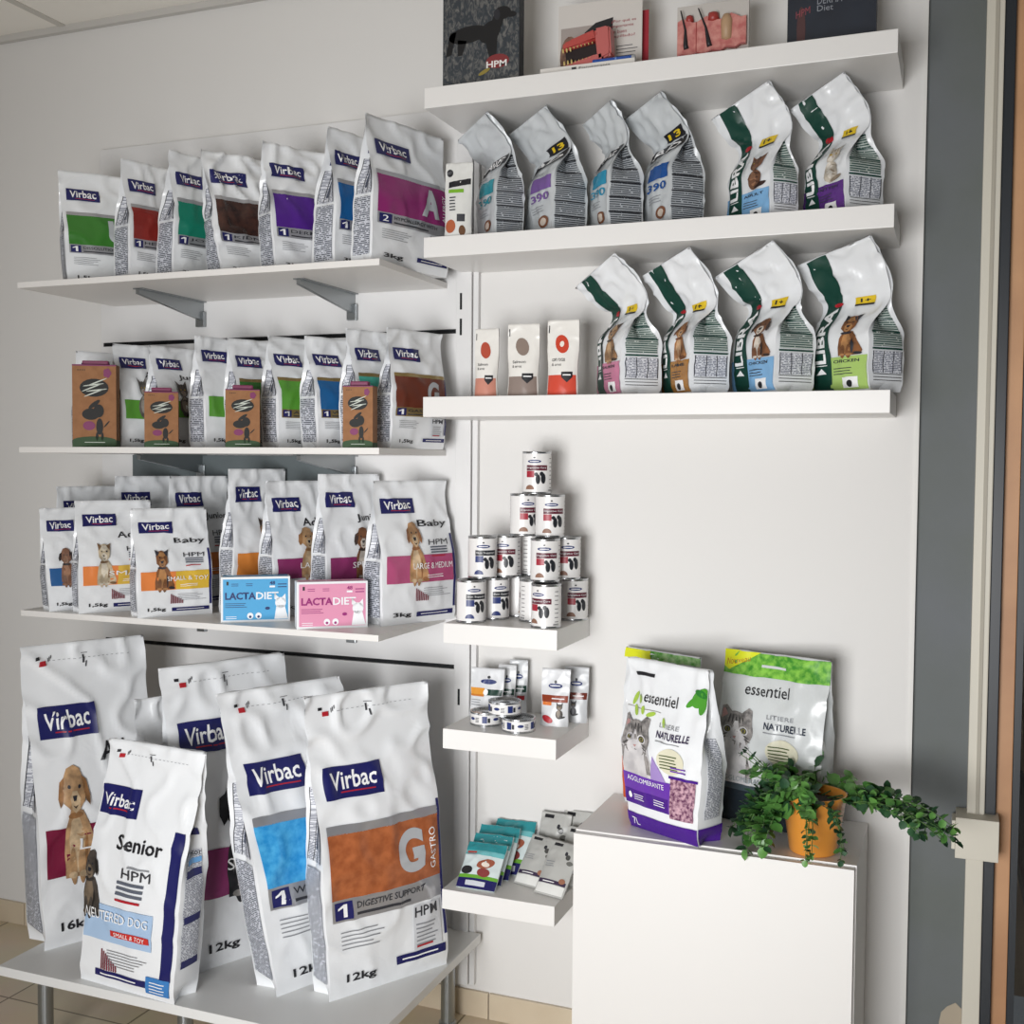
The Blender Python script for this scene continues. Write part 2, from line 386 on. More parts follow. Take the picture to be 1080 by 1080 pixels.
def brand(bag,root,ly):
    q=v_brand(ly); o=bag.prints('brand_panel',q[:1],root); bag.prints('lettering',q[1:],o); return o
def seam(bag,root,big=True):
    t=[RC(RED,.13,.93,.18,.945,lay=1),RC(BLK,.10,.95,.13,.96,lay=1)]+[RC(DK,.20+.012*i,.94+.006*(i%3),.206+.012*i,.955+.004*(i%3),lay=1) for i in range(3)]
    t+=[RC(DK,.47,.93,.485,.955,lay=1),RC(DK,.495,.915,.505,.935,lay=1),RC(DK,.46,.96,.52,.962,lay=1)]+[RC(GREY,.2+.04*i,.944,.22+.04*i,.9455) for i in range(17)]
    bag.prints('tear_line',t,root)
def hpm(bag,root,name,kind,cols,btxt,weight,ly=.77,band=(.25,.42),px=(.14,.52),ptop=.62,name_y=.66,nx=(.52,.93),big=False,name2=None,pill=None):
    b0,b1=band
    brand(bag,root,ly)
    it=[]
    n=len(cols)
    for i,c in enumerate(cols): it.append(RC(C_(c),.05+.9*i/n,b0,.05+.9*(i+1)/n,b1))
    if btxt: it.append(TX(WTXT,btxt,.38 if not big else .30,(b0+b1)/2,.92,(b0+b1)/2+.04,lay=13))
    it+=LN(WTXT,.56,b0+.03,.9,b0+.06,2,fill=.3,lay=5)
    if pill: it+=[RC(film('#c8342e'),.45,b0+.03,.9,b0+.065,lay=5),TX(WTXT,pill,.5,b0+.037,.86,b0+.057,lay=7)]
    bag.prints('colour_band',it,root)
    if kind: bag.prints('animal_picture',pic(kind,px[0],b0-.01 if big else b0+.005,px[1],ptop),root)
    t=[]
    if name: t.append(TX(BLK,name,nx[0],name_y,nx[1],name_y+.06,bold=.012))
    if name2: t.append(TX(BLK,name2,nx[0]+.1,name_y-.07,nx[1]-.1,name_y-.02,bold=.012))
    if t: bag.prints('product_name',t,root)
    t=[TX(DK,'HPM',.62,name_y-.115,.90,name_y-.075,bold=.0)]
    t+=[RC(film('#5f6470'),.64,name_y-.135-.018*i,.88,name_y-.135-.018*i+.010,lay=2) for i in range(3)]+[RC(RED,.64,name_y-.195,.84,name_y-.187,lay=2)]
    bag.prints('quality_panel',t,root)
    y0=b0-.13
    t=[RC(film('#7c2438'),.42+.022*i,y0,.432+.022*i,y0+.09-.008*i,lay=2) for i in range(8)]+LN(GREY,.52,y0+.03,.92,y0+.10,5,fill=.25,seed=2)
    bag.prints('chart',t,root); bag.prints('weight_lettering',[TX(BLK,weight,.12,.05,.36,.088,bold=.02)],root)
    bag.prints('navy_strip',[RC(NAVY,.44,.05,.95,.082),RC(WTXT,.5,.063,.88,.068,lay=2),RC(NAVY,.955,.1,.985,.62)],root)
    bag.prints('side_print',v_sides(cols[0])+[RC(RED,.3,.80,.7,.81,sd,2) for sd in('left','right')],root)
SEED=[0]
def place(p,name,label,cat,group,mode='gusset',**k):
    x,y,z,yaw,W,D,H,lx,ly=p; SEED[0]+=1
    root=thing(name,label,cat,(x,y,z),R(yaw),group)
    bag=Bag(W,D,H,lx,ly,mode,seed=SEED[0],**k); return bag,root
# ------------------------------------------------------------------ the room
WALLM=mat('wall_paint','#dbd9d6',.75,bk=60,bs=.12); WALLW=mat('wall_lining_paint','#d3d1ce',.7,bk=60,bs=.12)
PANEL=mat('white_panel','#dcdbda',.5); SHELF=mat('white_laminate','#e6e3df',.42,bk=180,bs=.03); LACQ=mat('white_lacquer','#e6e4e1',.35)
DARKW=mat('grey_green_paint','#606562',.7,bk=25,bs=.35,mottle='#666a6d',mscale=3); BLACKM=mat('black_metal','#15171a',.4,.3)
STEEL=mat('brushed_steel','#9fa3a5',.32,.9); CREAM=mat('cream_painted_frame','#cdc8ba',.5)
wl=-3.9; wx=-.089; zc=2.858
def struct(name,bm,m,**k): return meta(obj(name,bm,m,**k),kind='structure')
struct('wall_back',B(wl,wx,0,.1,0,zc),WALLM)
g0=at(1031,400,y=0).x; g1=at(1050,400,y=0).x; g2=at(1062,400,y=0).x; g3=at(1077,400,y=0).x
struct('wall_right',B(wx,g0,.012,.1,0,zc),DARKW)
struct('wall_left',B(wl-.1,wl,-5.5,.1,0,zc),WALLM)
# tiled floor
m,nt,b=base('beige_floor_tiles'); tc=N(nt,'ShaderNodeTexCoord'); br=N(nt,'ShaderNodeTexBrick'); br.offset=0; br.inputs['Scale'].default_value=1
br.inputs['Brick Width'].default_value=.41; br.inputs['Row Height'].default_value=.41; br.inputs['Mortar Size'].default_value=.003
br.inputs['Color1'].default_value=srgb('#d8c9b2'); br.inputs['Color2'].default_value=srgb('#d0c0a8'); br.inputs['Mortar'].default_value=srgb('#857660')
nz=N(nt,'ShaderNodeTexNoise'); nz.inputs['Scale'].default_value=5; nz.inputs['Detail'].default_value=6; nt.links.new(tc.outputs['Object'],nz.inputs['Vector'])
mx=N(nt,'ShaderNodeMixRGB',blend_type='SOFT_LIGHT'); mx.inputs[0].default_value=.35
nt.links.new(tc.outputs['Object'],br.inputs['Vector']); nt.links.new(br.outputs['Color'],mx.inputs[1]); nt.links.new(nz.outputs['Color'],mx.inputs[2]); nt.links.new(mx.outputs[0],b.inputs['Base Color']); b.inputs['Roughness'].default_value=.3
bp=N(nt,'ShaderNodeBump'); bp.inputs['Strength'].default_value=.3; bp.inputs['Distance'].default_value=.002; bp.invert=True; nt.links.new(br.outputs['Fac'],bp.inputs['Height']); nt.links.new(bp.outputs[0],b.inputs['Normal'])
TILE=m
struct('floor',B(wl,1.9,-5.5,.1,-.05,0),TILE)
CEIL=mat('ceiling_tile','#f0ece4',.85,bk=120,bs=.3)
struct('ceiling',B(wl,1.9,-5.5,.1,zc,zc+.05),CEIL)
bm=bmesh.new(); cx=at(70,20,y=0).x
for i in range(-2,5): box(bm,cx+.6*i-.012,cx+.6*i+.012,-5.5,0,zc-.004,zc+.001)
for j in range(1,9): box(bm,wl,1.9,-.6*j-.012,-.6*j+.012,zc-.004,zc+.001)
struct('trim_1',bm,mat('ceiling_grid','#c8c4bc',.6))
struct('trim_2',B(wl,wx,-.018,0,zc-.02,zc),mat('ceiling_edge','#c2bfba',.6))
# skirting tiles with joints
bm=bmesh.new(); x=wl; j0=at(515,1060,y=-.01).x
k=-7
while True:
    a=j0+.41*k; k+=1
    if a>=wx: break
    if a+.41<wl: continue
    box(bm,max(a,wl)+.0015,min(a+.41,wx)-.0015,-.010,0,0,.072,bev=.0015)
struct('baseboard_back',bm,mat('skirting_tile','#cdbfa8',.35,mottle='#c4b49c',mscale=6))
# wall panels behind the left shelves
pl,pr=-2.462,-1.263
zt=at(108,160,y=0).z; zg1=at(300,357,y=0).z; zg2=at(300,688,y=0).z
bm=bmesh.new()
for z0,z1 in((.10,zg2-.006),(zg2+.006,zg1-.006),(zg1+.006,zt)): box(bm,pl,pr,-.016,-.002,z0,z1,bev=.001)
struct('trim_3',bm,PANEL)
struct('trim_4',B(pl,pr,-.006,-.001,zg2-.006,zg2+.006),BLACKM)
struct('trim_5',B(pl,pr,-.006,-.001,zg1-.006,zg1+.006),BLACKM)
# upright strip at the right end with slots
bm=bmesh.new(); box(bm,pr,pr+.045,-.024,-.001,.09,2.44,bev=.002); box(bm,pr+.047,pr+.062,-.016,-.001,.09,2.44,bev=.001)
for v in (318,345,735,775):
    z=at(487,v,y=-.02).z; box(bm,pr+.012,pr+.018,-.0252,-.023,z-.022,z+.022,mi=1)
struct('trim_6',bm,[PANEL,BLACKM])
# dark board behind the third shelf
xd0=at(146,500,y=0).x; xd1=at(374,500,y=0).x
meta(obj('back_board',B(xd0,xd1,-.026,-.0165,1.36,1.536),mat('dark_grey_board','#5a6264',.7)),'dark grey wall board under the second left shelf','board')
# white lining edge
struct('trim_7',B(wx-.006,wx+.002,-.004,.014,0,zc),mat('lining_edge','#dcdad6',.6))
# window frame at the right
struct('trim_8',B(g0-.0,g1,-.03,.10,0,zc,bev=.003),CREAM)
struct('trim_9',B(g0+.018,g0+.026,-.034,-.029,.72,zc),mat('frame_groove','#a8a294',.6))
struct('window_1',B(g1,g2,-.02,.08,0,zc,bev=.002),mat('black_window_frame','#1f242a',.4))
m=mat('window_glass','#dfe6e8',.02,trans=1)
struct('window_2',B(g3+.02,1.6,.035,.041,0,zc),m)
WOOD=mat('brown_door_wood','#c9996f',.5,mottle='#a87a56',mscale=3)
meta(obj('wooden_post',B(g2,g3+.004,.0,.03,0,zc,bev=.002),WOOD),'brown wooden post standing beside the black window frame at the right edge','post')
struct('window_3',B(g3+.005,g3+.02,.0,.09,0,zc),mat('black_window_frame'))
# outside things seen at the very edge
q=at(1070,950,y=.5)
bm=bmesh.new(); tube(bm,[Vector((g2+.035,.16,.78)),Vector((g2+.20,.16,.02))],.03,8)
meta(obj('diagonal_bar',bm,mat('dark_grey_bar','#33363a',.5)),'dark grey bar slanting down behind the window glass in the lower right corner','bar')
meta(obj('outside_wall',B(g2-.2,2.0,.7,.75,0,zc),mat('outside_brown_wall','#8a7462',.8)),'brown wall outside, seen through the glass at the right edge','wall')
# cream sill bracket
a=at(1008,862,y=-.075); c=at(1008,905,y=-.075)
t=thing('sill_bracket','cream box-shaped sill block fixed at the foot of the window frame','sill',(a.x,0,c.z))
w=g1-a.x+.03
obj('sill_block',B(0,w,-.075,.011,0,a.z-c.z,bev=.002),CREAM,t); obj('end_cap',B(-.008,0,-.06,0,.015,a.z-c.z-.012,bev=.002),CREAM,t)
# bare plaster patches on the grey wall
rr=random.Random(4); p=at(1006,1075,y=.01)
pts=[(p.x+.032*math.cos(k*.5)*(1+.2*rr.random()),.0105,p.z-.02+.05*math.sin(k*.5)*(1+.25*rr.random())) for k in range(12)]
meta(link_mesh('plaster_patch',pts,[tuple(range(12))],[mat('bare_plaster','#a89c8a',.9)]),kind='structure')
# ------------------------------------------------------------------ shelves left (wall brackets)
Z1,Z2,Z3,ZP=2.004,1.554,1.102,.24
bx1=at(217,315,y=0).x; bx2=at(376,305,y=0).x
for z,nm,col in((Z1,'uppermost, carrying the bags with wide colour bands',STEEL),(Z2,'second from the top, carrying small bags and brown boxes',STEEL),(Z3,'third from the top, carrying dog food bags and milk boxes',STEEL)):
    t=thing('wall_shelf','thin white left shelf, '+nm,'shelf',(-1.85,0,z-.016),0,'thin white shelves on the left panel')
    obj('shelf_board',B(-.561,.557,-.40,-.018,0,.016,bev=.001),SHELF,t)
    for bx in (bx1,bx2):
        bm=bmesh.new(); x=bx+1.85
        vs=[(x+dx,y,zz) for dx in(-.006,.006) for y,zz in((-.018,-.002),(-.018,-.055),(-.05,-.052),(-.30,-.016),(-.30,-.002))]
        V=[bm.verts.new(v) for v in vs]; bm.faces.new(V[:5]); bm.faces.new(V[5:][::-1])
        for i in range(5): bm.faces.new((V[i],V[i+5],V[(i+1)%5+5],V[(i+1)%5]))
        box(bm,x-.016,x+.016,-.30,-.018,-.0035,-.0002); box(bm,x-.015,x+.015,-.03,-.018,-.075,-.03,bev=.002)
        bmesh.ops.recalc_face_normals(bm,faces=bm.faces[:])
        meta(obj('shelf_bracket',bm,col,t),'metal bracket under the shelf')
t=thing('low_platform','white low platform on round steel legs under the large bags','platform',(-1.705,0,0))
obj('platform_top',B(-.525,.525,-.669,-.02,.216,.24,bev=.0015),mat('platform_laminate','#dfdfdd',.35),t)
l1=at(42,1055,y=-.60).x; l2=at(190,1078,y=-.62).x
for x,y in((l1,-.58),(l2,-.60),(-1.25,-.58),(l1,-.08),(-1.25,-.08)):
    bm=bmesh.new(); lathe(bm,[(0,0),(.024,0),(.024,.012),(.019,.014),(.019,.205),(.026,.207),(.026,.216),(0,.216)],24,c=(x+1.705,y)); obj('leg',bm,STEEL,t,smooth=False)
# ------------------------------------------------------------------ floating shelves right
XL=-1.2485; XR=-.139
for z,nm in((2.443,'topmost of the three long ones, holding pictures and models'),(2.0775,'middle of the three long ones'),(1.6831,'lowest of the three long ones, holding three pouches and four bags')):
    meta(obj('floating_shelf',B(XL,XR,-.252,-.001,z-.05,z,bev=.0015),LACQ),'thick white floating shelf, '+nm,'shelf','long thick floating shelves')
SX=-1.1856
for z,nm in((1.1202,'uppermost of the three short ones, under the pyramid of cans'),(.8549,'middle of the three short ones, holding three flat tins'),(.447,'lowest of the three short ones, holding treat packs')):
    meta(obj('floating_shelf',B(SX,SX+.30,-.26,-.001,z-.05,z,bev=.0015),LACQ),'thick white floating shelf, '+nm,'shelf','short thick floating shelves')
# ------------------------------------------------------------------ cabinet
CZ=.664
t=thing('cabinet','tall plain white cabinet under the litter bags and plant','cabinet',(-.5,-.16,0))
cx0,cx1=-.315,.318
obj('cabinet_body',B(cx0,cx1,-.155,.158,0,CZ,bev=.001),LACQ,t)
obj('cabinet_door',B(cx0+.001,cx1-.004,-.175,-.1565,.01,CZ-.004,bev=.001),mat('white_door_lacquer','#e4e2df',.4),t)
# ------------------------------------------------------------------ large bags on the platform
GB='large pet food bags on the low platform'
b_,r_=place((-2.160,-.385,ZP,64,.335,.123,.791,-.030,.019),'pet_food_bag','large white 16 kg bag with golden dog and dark red LARGE band','bag',GB,amp=.006,bulge=.014)
b_.build(WH,r_); hpm(b_,r_,'Adult','golden',['#7a1e3c'],'LARGE','16kg',ly=.69,band=(.24,.40),px=(.10,.50),ptop=.61,name_y=.60,big=True); seam(b_,r_)
b_,r_=place((-1.834,-.620,ZP,-4.7,.301,.085,.592,.045,.024),'pet_food_bag','white Senior bag with pale blue band, in front of the other large bags','bag',GB,amp=.004,bulge=.012,taper=(.45,.95))
b_.build(WH,r_)
hpm(b_,r_,'Senior','senior',['#a9c3e0'],'NEUTERED DOG','',ly=.68,band=(.19,.36),px=(.0,.24),ptop=.58,name_y=.535,nx=(.30,.82),pill='SMALL & TOY') if False else None
b_.prints('brand_panel',[RC(NAVY,.02,.70,.44,.815,lay=1),TX(WTXT,'Virbac',.05,.735,.39,.785,bold=.015,slant=-.05),RC(RED,.12,.722,.34,.727,lay=2)],r_)
b_.prints('animal_picture',pic('senior',-.10,.29,.24,.56),r_)
b_.prints('colour_band',[RC(C_('#a9c3e0'),.02,.195,.76,.345),TX(WTXT,'NEUTERED DOG',.05,.285,.72,.325,lay=13),RC(film('#c8342e'),.34,.225,.74,.25,lay=5),TX(WTXT,'SMALL & TOY',.38,.229,.70,.245,lay=7)],r_)
b_.prints('front_lettering',[TX(BLK,'Senior',.30,.575,.78,.635,bold=.015),TX(DK,'HPM',.40,.47,.70,.51),RC(GREY,.46,.515,.68,.522,lay=2)]+[RC(film('#5f6470'),.36,.445-.022*i,.64,.457-.022*i,lay=2) for i in range(3)]+[RC(RED,.36,.376,.62,.386,lay=2)]+[RC(film('#7c2438'),.24+.022*i,.075,.252+.022*i,.16-.008*i,lay=2) for i in range(8)]+LN(GREY,.30,.10,.72,.17,6,fill=.25),r_)
b_.prints('navy_strip',[RC(NAVY,.18,.045,.72,.072),RC(WTXT,.24,.055,.62,.060,lay=2),RC(NAVY,.86,.09,.965,.68),RC(film('#3f7fc0'),.72,.025,.96,.095,lay=2),*LN(WTXT,.76,.035,.92,.085,4,fill=.3,lay=4)],r_)
sp=[RC(FPL,.12,.16,.8,.60,'right')]+[RC(NAVY,.15,v,.8,v+.03,'right',2) for v in(.14,.32,.50,.66)]+[TX(BLK,'Senior',.2,.58,.8,.60,'right'),RC(film('#6fa8dc'),.2,.55,.8,.57,'right',2)]
b_.prints('side_print',sp+v_sides('#a9c3e0')[0:0]+[RC(FP,.14,.06,.9,.44,'left')],r_); seam(b_,r_)
b_,r_=place((-1.905,-.330,ZP,64,.24,.09,.655,-.02,.02),'pet_food_bag','plain unprinted white bag squeezed behind the Senior bag and the 16 kg bag','bag',GB,amp=.007,bulge=.01)
b_.build(WH2,r_); b_.prints('side_print',[RC(NAVY,.15,.30,.9,.62)],r_)
b_,r_=place((-1.717,-.343,ZP,66,.360,.113,.762,-.040,.037),'pet_food_bag','large white 12 kg bag with dark dog above a plum SENSITIVE band','bag',GB,amp=.006,bulge=.014)
b_.build(WH,r_); hpm(b_,r_,'','bw',['#8e3a6c'],'SENSITIVE','12kg',ly=.71,band=(.24,.40),px=(.18,.72),ptop=.62,name_y=.60,big=True); seam(b_,r_)
b_,r_=place((-1.452,-.363,ZP,65.5,.360,.102,.722,-.088,.083),'pet_food_bag','large white 12 kg bag with bright blue metallic band and WEIGHT LOSS line','bag',GB,amp=.006,bulge=.014)
b_.build(WH,r_); vet(b_,r_,'#2b8fd0','W','1','WEIGHT LOSS','12kg',ly=.66,band=(.36,.565),mott='#55b4e8'); seam(b_,r_)
b_,r_=place((-1.304,-.354,ZP,60,.340,.084,.728,-.047,.0),'pet_food_bag','large white 12 kg bag with copper band and big letter G, at the right end','bag',GB,amp=.006,bulge=.014)
b_.build(WH,r_); vet(b_,r_,'#9a5430','G','1','DIGESTIVE SUPPORT','12kg',ly=.66,band=(.335,.55),side_word='GASTRO',mott='#b5693f'); seam(b_,r_)
# ------------------------------------------------------------------ third shelf
GF='small dog food bags standing at the front of the third shelf'; GK='dog food bags in the back row of the third shelf'
def HB(p,label,grp,*a,**k):
    am=k.pop('amp',.0035); b,r=place(p,'pet_food_bag',label,'bag',grp,amp=am,bulge=.008,cell=.013); b.build(WH,r); hpm(b,r,*a,**k); return r
HB((-2.294,-.312,Z3,58,.165,.066,.284,-.015,.007),'small white bag with blue NEUTERED band and brown puppy on the third shelf',GF,'Adult','pug',['#2f5e94'],'NEUTERED','1,5kg')
HB((-2.176,-.298,Z3,57,.206,.066,.306,.001,.006),'small white Adult bag with orange and yellow band and fluffy terrier, on the third shelf',GF,'Adult','westie',['#e8894a','#dfb84e'],'SMALL','1,5kg')
HB((-1.974,-.304,Z3,56,.203,.063,.289,-.006,.007),'small white Baby bag with orange and yellow band, left of the blue milk box',GF,'Baby','terrier',['#e8894a','#e3bb42'],'SMALL & TOY','1,5kg')
HB((-2.390,-0.153,Z3,68,.200,.075,.340,-.001,.0),'dog food bag with tilted brand panel, leftmost in the back row of the third shelf',GK,'Adult','pug',['#2f5e94'],'','3kg')
HB((-2.197,-0.134,Z3,68,.200,.075,.372,0,0),'bag whose brand panel shows above the small orange-banded Adult bag, third shelf',GK,'Adult','hound',['#e8894a'],'','3kg')
HB((-2.022,-.130,Z3,72,.195,.066,.374,.002,-.002),'bag whose brand panel shows above the small Baby bag, third shelf',GK,'Junior','hound',['#e8894a'],'','3kg')
HB((-1.826,-.136,Z3,72,.195,.064,.396,.005,-.007),'tall white bag with yorkshire terrier over an orange band, behind the blue milk box',GK,'Adult','york',['#df8a3e'],'SMALL','3kg',px=(.3,.8),ptop=.66)
HB((-1.682,-0.141,Z3,68,.200,.074,.365,-.004,.005),'white bag with golden dog over a plum band, behind and between the two milk boxes',GK,'Adult','golden',['#8a3064'],'LARGE &','3kg',band=(.28,.43),px=(.3,.8),ptop=.66)
HB((-1.520,-0.141,Z3,66,.200,.074,.385,-.001,.002),'white bag with spotted puppy over a plum SPECIAL band, behind the pink milk box',GK,'Junior','beagle',['#8a3064'],'SPECIAL','3kg',band=(.28,.43),px=(.35,.8),ptop=.64)
HB((-1.335,-.148,Z3,64,.238,.086,.370,-.003,.0),'big white Baby bag with golden puppy over a pink band',GK,'Baby','goldpup',['#b5547c'],'LARGE & MEDIUM','3kg',band=(.29,.48),px=(.26,.62),ptop=.72,name_y=.66)
def milk(px0,px1,label,c1,c2,tc_,dy=0):
    a=at(*px0,z=Z3)+Vector((0,dy,0)); b=at(*px1,z=Z3)+Vector((0,dy,0)); W=(b-a).length; yaw=math.atan2(b.y-a.y,b.x-a.x); D=.05; H=.118
    e=Vector((math.cos(yaw),math.sin(yaw),0)); n=Vector((-e.y,e.x,0)); c=(a+b)/2+n*D/2
    t=thing('milk_box',label,'box',(c.x,c.y,Z3),yaw,'small cardboard milk powder boxes')
    obj('carton',B(-W/2,W/2,-D/2,D/2,0,H,bev=.0008),mat('white_card','#f0f2f4',.4),t); s=BoxS(W,D,H)
    pc=mat('card_'+c1,c1,.4); tcM=mat('card_'+c2,c2,.4); tm=mat('card_'+tc_,tc_,.4); wm=mat('card_white_ink','#f6f8fa',.4)
    it=[RC(pc,.03,.05,.97,.95),RC(pc,.03,.05,.97,.95,'top'),TX(tm,'LACTA',.06,.50,.50,.66,bold=.03),TX(wm,'DIET',.505,.50,.83,.66,bold=.02),*LN(tm,.06,.33,.40,.45,3,fill=.3),*LN(wm,.07,.08,.3,.16,2,fill=.3)]
    it+=[TX(tm,'48',.70,.82,.78,.90,bold=.02),RC(wm,.70,.76,.78,.80,lay=2),RC(tm,.82,.76,.95,.78,lay=2),RC(tm,.82,.82,.95,.84,lay=2),RC(mat('card_dark','#2a2c30',.5),.08,.82,.11,.9,lay=2),*LN(tm,.15,.80,.3,.88,2,fill=.3),*LN(tm,.36,.80,.5,.88,2,fill=.3)]
    it+=[PG(wm,ell(.42,.14,.045,.07),lay=2),PG(wm,ell(.54,.14,.045,.07),lay=2),PG(tm,ell(.42,.12,.02,.03,n=8),lay=3),PG(tm,ell(.54,.12,.02,.03,n=8),lay=3),PG(tm,ell(.67,.30,.035,.035),lay=2)]
    it+=[PG(wm,ell(.86,.42,.08,.12),lay=2),PG(wm,[(.79,.45),(.77,.62),(.85,.52)],lay=2),PG(wm,[(.87,.52),(.93,.62),(.94,.42)],lay=2),PG(wm,[(.77,.06),(.80,.36),(.92,.36),(.97,.06)],lay=2)]
    s.prints('printed_face',it,t)
milk((233,657),(306,655),'blue LACTADIET milk powder box on the third shelf','#4fa9dc','#2c5f9c','#23356c')
milk((319,662.5),(393,660),'pink LACTADIET milk powder box on the third shelf','#e59ab8','#c0508c','#9c2c78',-.026)
# ------------------------------------------------------------------ second shelf
G2='small pet food bags on the second shelf'
def VB(p,label,grp,*a,**k):
    b,r=place(p,'pet_food_bag',label,'bag',grp,amp=k.pop('amp',.0035),bulge=.008,cell=.013,taper=k.pop('taper',(.42,.93))); b.build(WH,r); vet(b,r,*a,**k); return r
HB((-2.285,-.200,Z2,60,.170,.070,.273,0,0),'small bag hidden behind the tall brown box, only its brand panel showing',G2,'Adult','cat',['#5c9a3a'],'','1,5kg')
HB((-2.152,-.199,Z2,70.4,.180,.075,.288,-.002,.002),'small white Adult bag with green band and grey cat on the second shelf',G2,'Adult','cat',['#5c9a3a'],'','1,5kg',band=(.28,.46),px=(.2,.55),ptop=.68,name2='F',nx=(.45,.9),name_y=.68)
HB((-2.011,-.202,Z2,73.7,.180,.075,.278,-.013,.016),'small white Junior bag with tilted brand panel and dark tabby, second shelf',G2,'Junior','tabby',['#5c9a3a'],'NEUTERED','1,5kg',band=(.30,.46),px=(.2,.6),ptop=.66,nx=(.4,.9),name_y=.66)
HB((-1.876,-.199,Z2,72.9,.180,.075,.300,-.006,.008),'small white bag with dark cat beside a green band, left of the third brown box',G2,'','bcat',['#5c9a3a'],'','1,5kg',band=(.28,.46),px=(.3,.8),ptop=.62)
VB((-1.754,-.198,Z2,69.4,.180,.075,.291,-.015,.019),'small white bag with green band behind the third brown box',G2,'#3e7a34','U','1','URINARY','1,5kg',metal=GOLD)
VB((-1.645,-.198,Z2,70.5,.180,.075,.293,-.006,.008),'small white bag with bright green band in the middle of the second shelf',G2,'#5a9a38','A','1','ALLERGY','1,5kg',metal=GOLD)
VB((-1.522,-.195,Z2,66.2,.180,.075,.289,-.009,.012),'small white bag with blue band, left of the rightmost brown box',G2,'#1f5f96','W','1','WEIGHT','1,5kg',metal=GOLD)
VB((-1.408,-.198,Z2,72,.190,.070,.303,-.004,.006),'small white bag with turquoise band behind the rightmost brown box',G2,'#4fb8a6','D','1','DENTAL','1,5kg',metal=GOLD)
VB((-1.317,-.185,Z2,73,.200,.056,.302,.003,-.010),'small white bag with brown band and pale letter G, second shelf',G2,'#6a3222','G','1','GASTRO','1,5kg',metal=GOLD)
def kraft(u,vb,W,D,H,yaw,yy,label):
    p=at(u,vb,y=yy); t=thing('cardboard_box',label,'box',(p.x,yy+D/2,Z2),R(yaw),'brown cardboard boxes along the second shelf')
    K=mat('kraft_card','#9a6c48',.8,mottle='#8f6340',mscale=60); s=BoxS(W,D,H)
    obj('carton',B(-W/2,W/2,-D/2,D/2,0,H,bev=.0008),K,t)
    g=mat('dark_green_ink','#2f4a2c',.7); k=mat('black_ink','#20201f',.7); pu=mat('purple_ink','#7c2a5c',.6); w=mat('pale_ink','#c9cfc4',.6)
    it=[RC(g,0,0,1,.085),PG(g,ell(.5,.08,.5,.05)[:10],lay=1),RC(w,.28,.055,.74,.062,lay=2),RC(g,0,0,1,.085,'left'),RC(g,0,0,1,.085,'right'),RC(pu,0,.985,1,1.0),RC(pu,0,0,1,1,'top')]
    it+=[PG(pu,ell(.80+.05*math.cos(i*1.26),.90+.03*math.sin(i*1.26),.045,.03),lay=1+i*.1) for i in range(5)]
    it+=[RC(k,.12+.05*i,.93,.15+.05*i,.94) for i in range(4)]
    it+=[PG(k,ell(.5,.72,.33,.11),lay=1)]+[PG(w,ell(.5+.06*math.sin(i*2),.66+.032*i,.24,.008,12-8*(i%2)),lay=2) for i in range(5)]
    it+=[PG(k,ell(.42,.40,.20,.07),lay=1),PG(k,ell(.60,.44,.12,.08),lay=1.3),PG(k,ell(.50,.52,.14,.03,20),lay=1.5),PG(pu,ell(.38,.26,.14,.055),lay=1),PG(k,ell(.62,.25,.08,.10),lay=1.2),PG(k,ell(.56,.13,.03,.05),lay=1),PG(k,ell(.68,.13,.03,.05),lay=1),PG(k,ell(.78,.28,.08,.012,30),lay=1.4)]
    s.prints('printed_face',it,t)
    bm=B(-.3*W,.3*W,-D*.25,D*.25,H,H+.012,bev=.003); meta(obj('purple_insert',bm,mat('purple_plastic','#7a2850',.5),t),'purple top tab')
kraft(95,470,.114,.05,.222,30,-.375,'tallest of the brown printed cardboard boxes, at the left end of the second shelf')
kraft(164,470,.085,.052,.145,36,-.385,'small brown cardboard box, second from the left on the second shelf')
kraft(250,470,.085,.052,.147,33,-.385,'small brown cardboard box with green-hatted dog, third from the left on the second shelf')
kraft(375,470,.075,.045,.150,14,-.385,'brown cardboard box at the right, standing before the turquoise bag on the second shelf')
# ------------------------------------------------------------------ top left shelf
G1='pet food bags with wide colour bands on the uppermost left shelf'
VB((-2.263,-.230,Z1,50,.200,.080,.318,-.020,.002),'white bag with green band, leftmost on the uppermost left shelf',G1,'#3a7a2c','U','1','DISSOLUTION & P','1,5kg')
VB((-2.102,-.226,Z1,71.9,.180,.080,.332,-.001,0),'white bag with dark red band, second from the left on the uppermost left shelf',G1,'#8a2a24','H','1','HEPATIC','1,5kg')
VB((-1.976,-.203,Z1,73.6,.190,.079,.348,.008,-.011),'white bag with teal band, third from the left on the uppermost left shelf',G1,'#178068','J','1','JOINT','3kg')
VB((-1.790,-.198,Z1,60,.210,.076,.336,-.031,.024),'crumpled white bag with black and brown band, leaning left on the uppermost left shelf',G1,'#2c1c1a','','1','KIDNEY','3kg',amp=.009,mott='#4a2e26')
VB((-1.621,-.204,Z1,60,.210,.079,.338,-.015,.012),'white bag with purple band on the uppermost left shelf',G1,'#4c1f82','D','1','DERMATO','3kg',amp=.006)
VB((-1.470,-.219,Z1,73.4,.200,.084,.354,.005,-.006),'white bag with blue band, left of the tallest bag on the uppermost left shelf',G1,'#1a5f9c','W','1','WEIGHT','3kg')
VB((-1.331,-.215,Z1,74,.282,.072,.364,.003,-.008),'widest white bag with magenta band and letter A, overhanging its shelf',G1,'#8e2a6c','A','2','HYPOALLERGY WITH','3kg',side_word='ALLERGY')
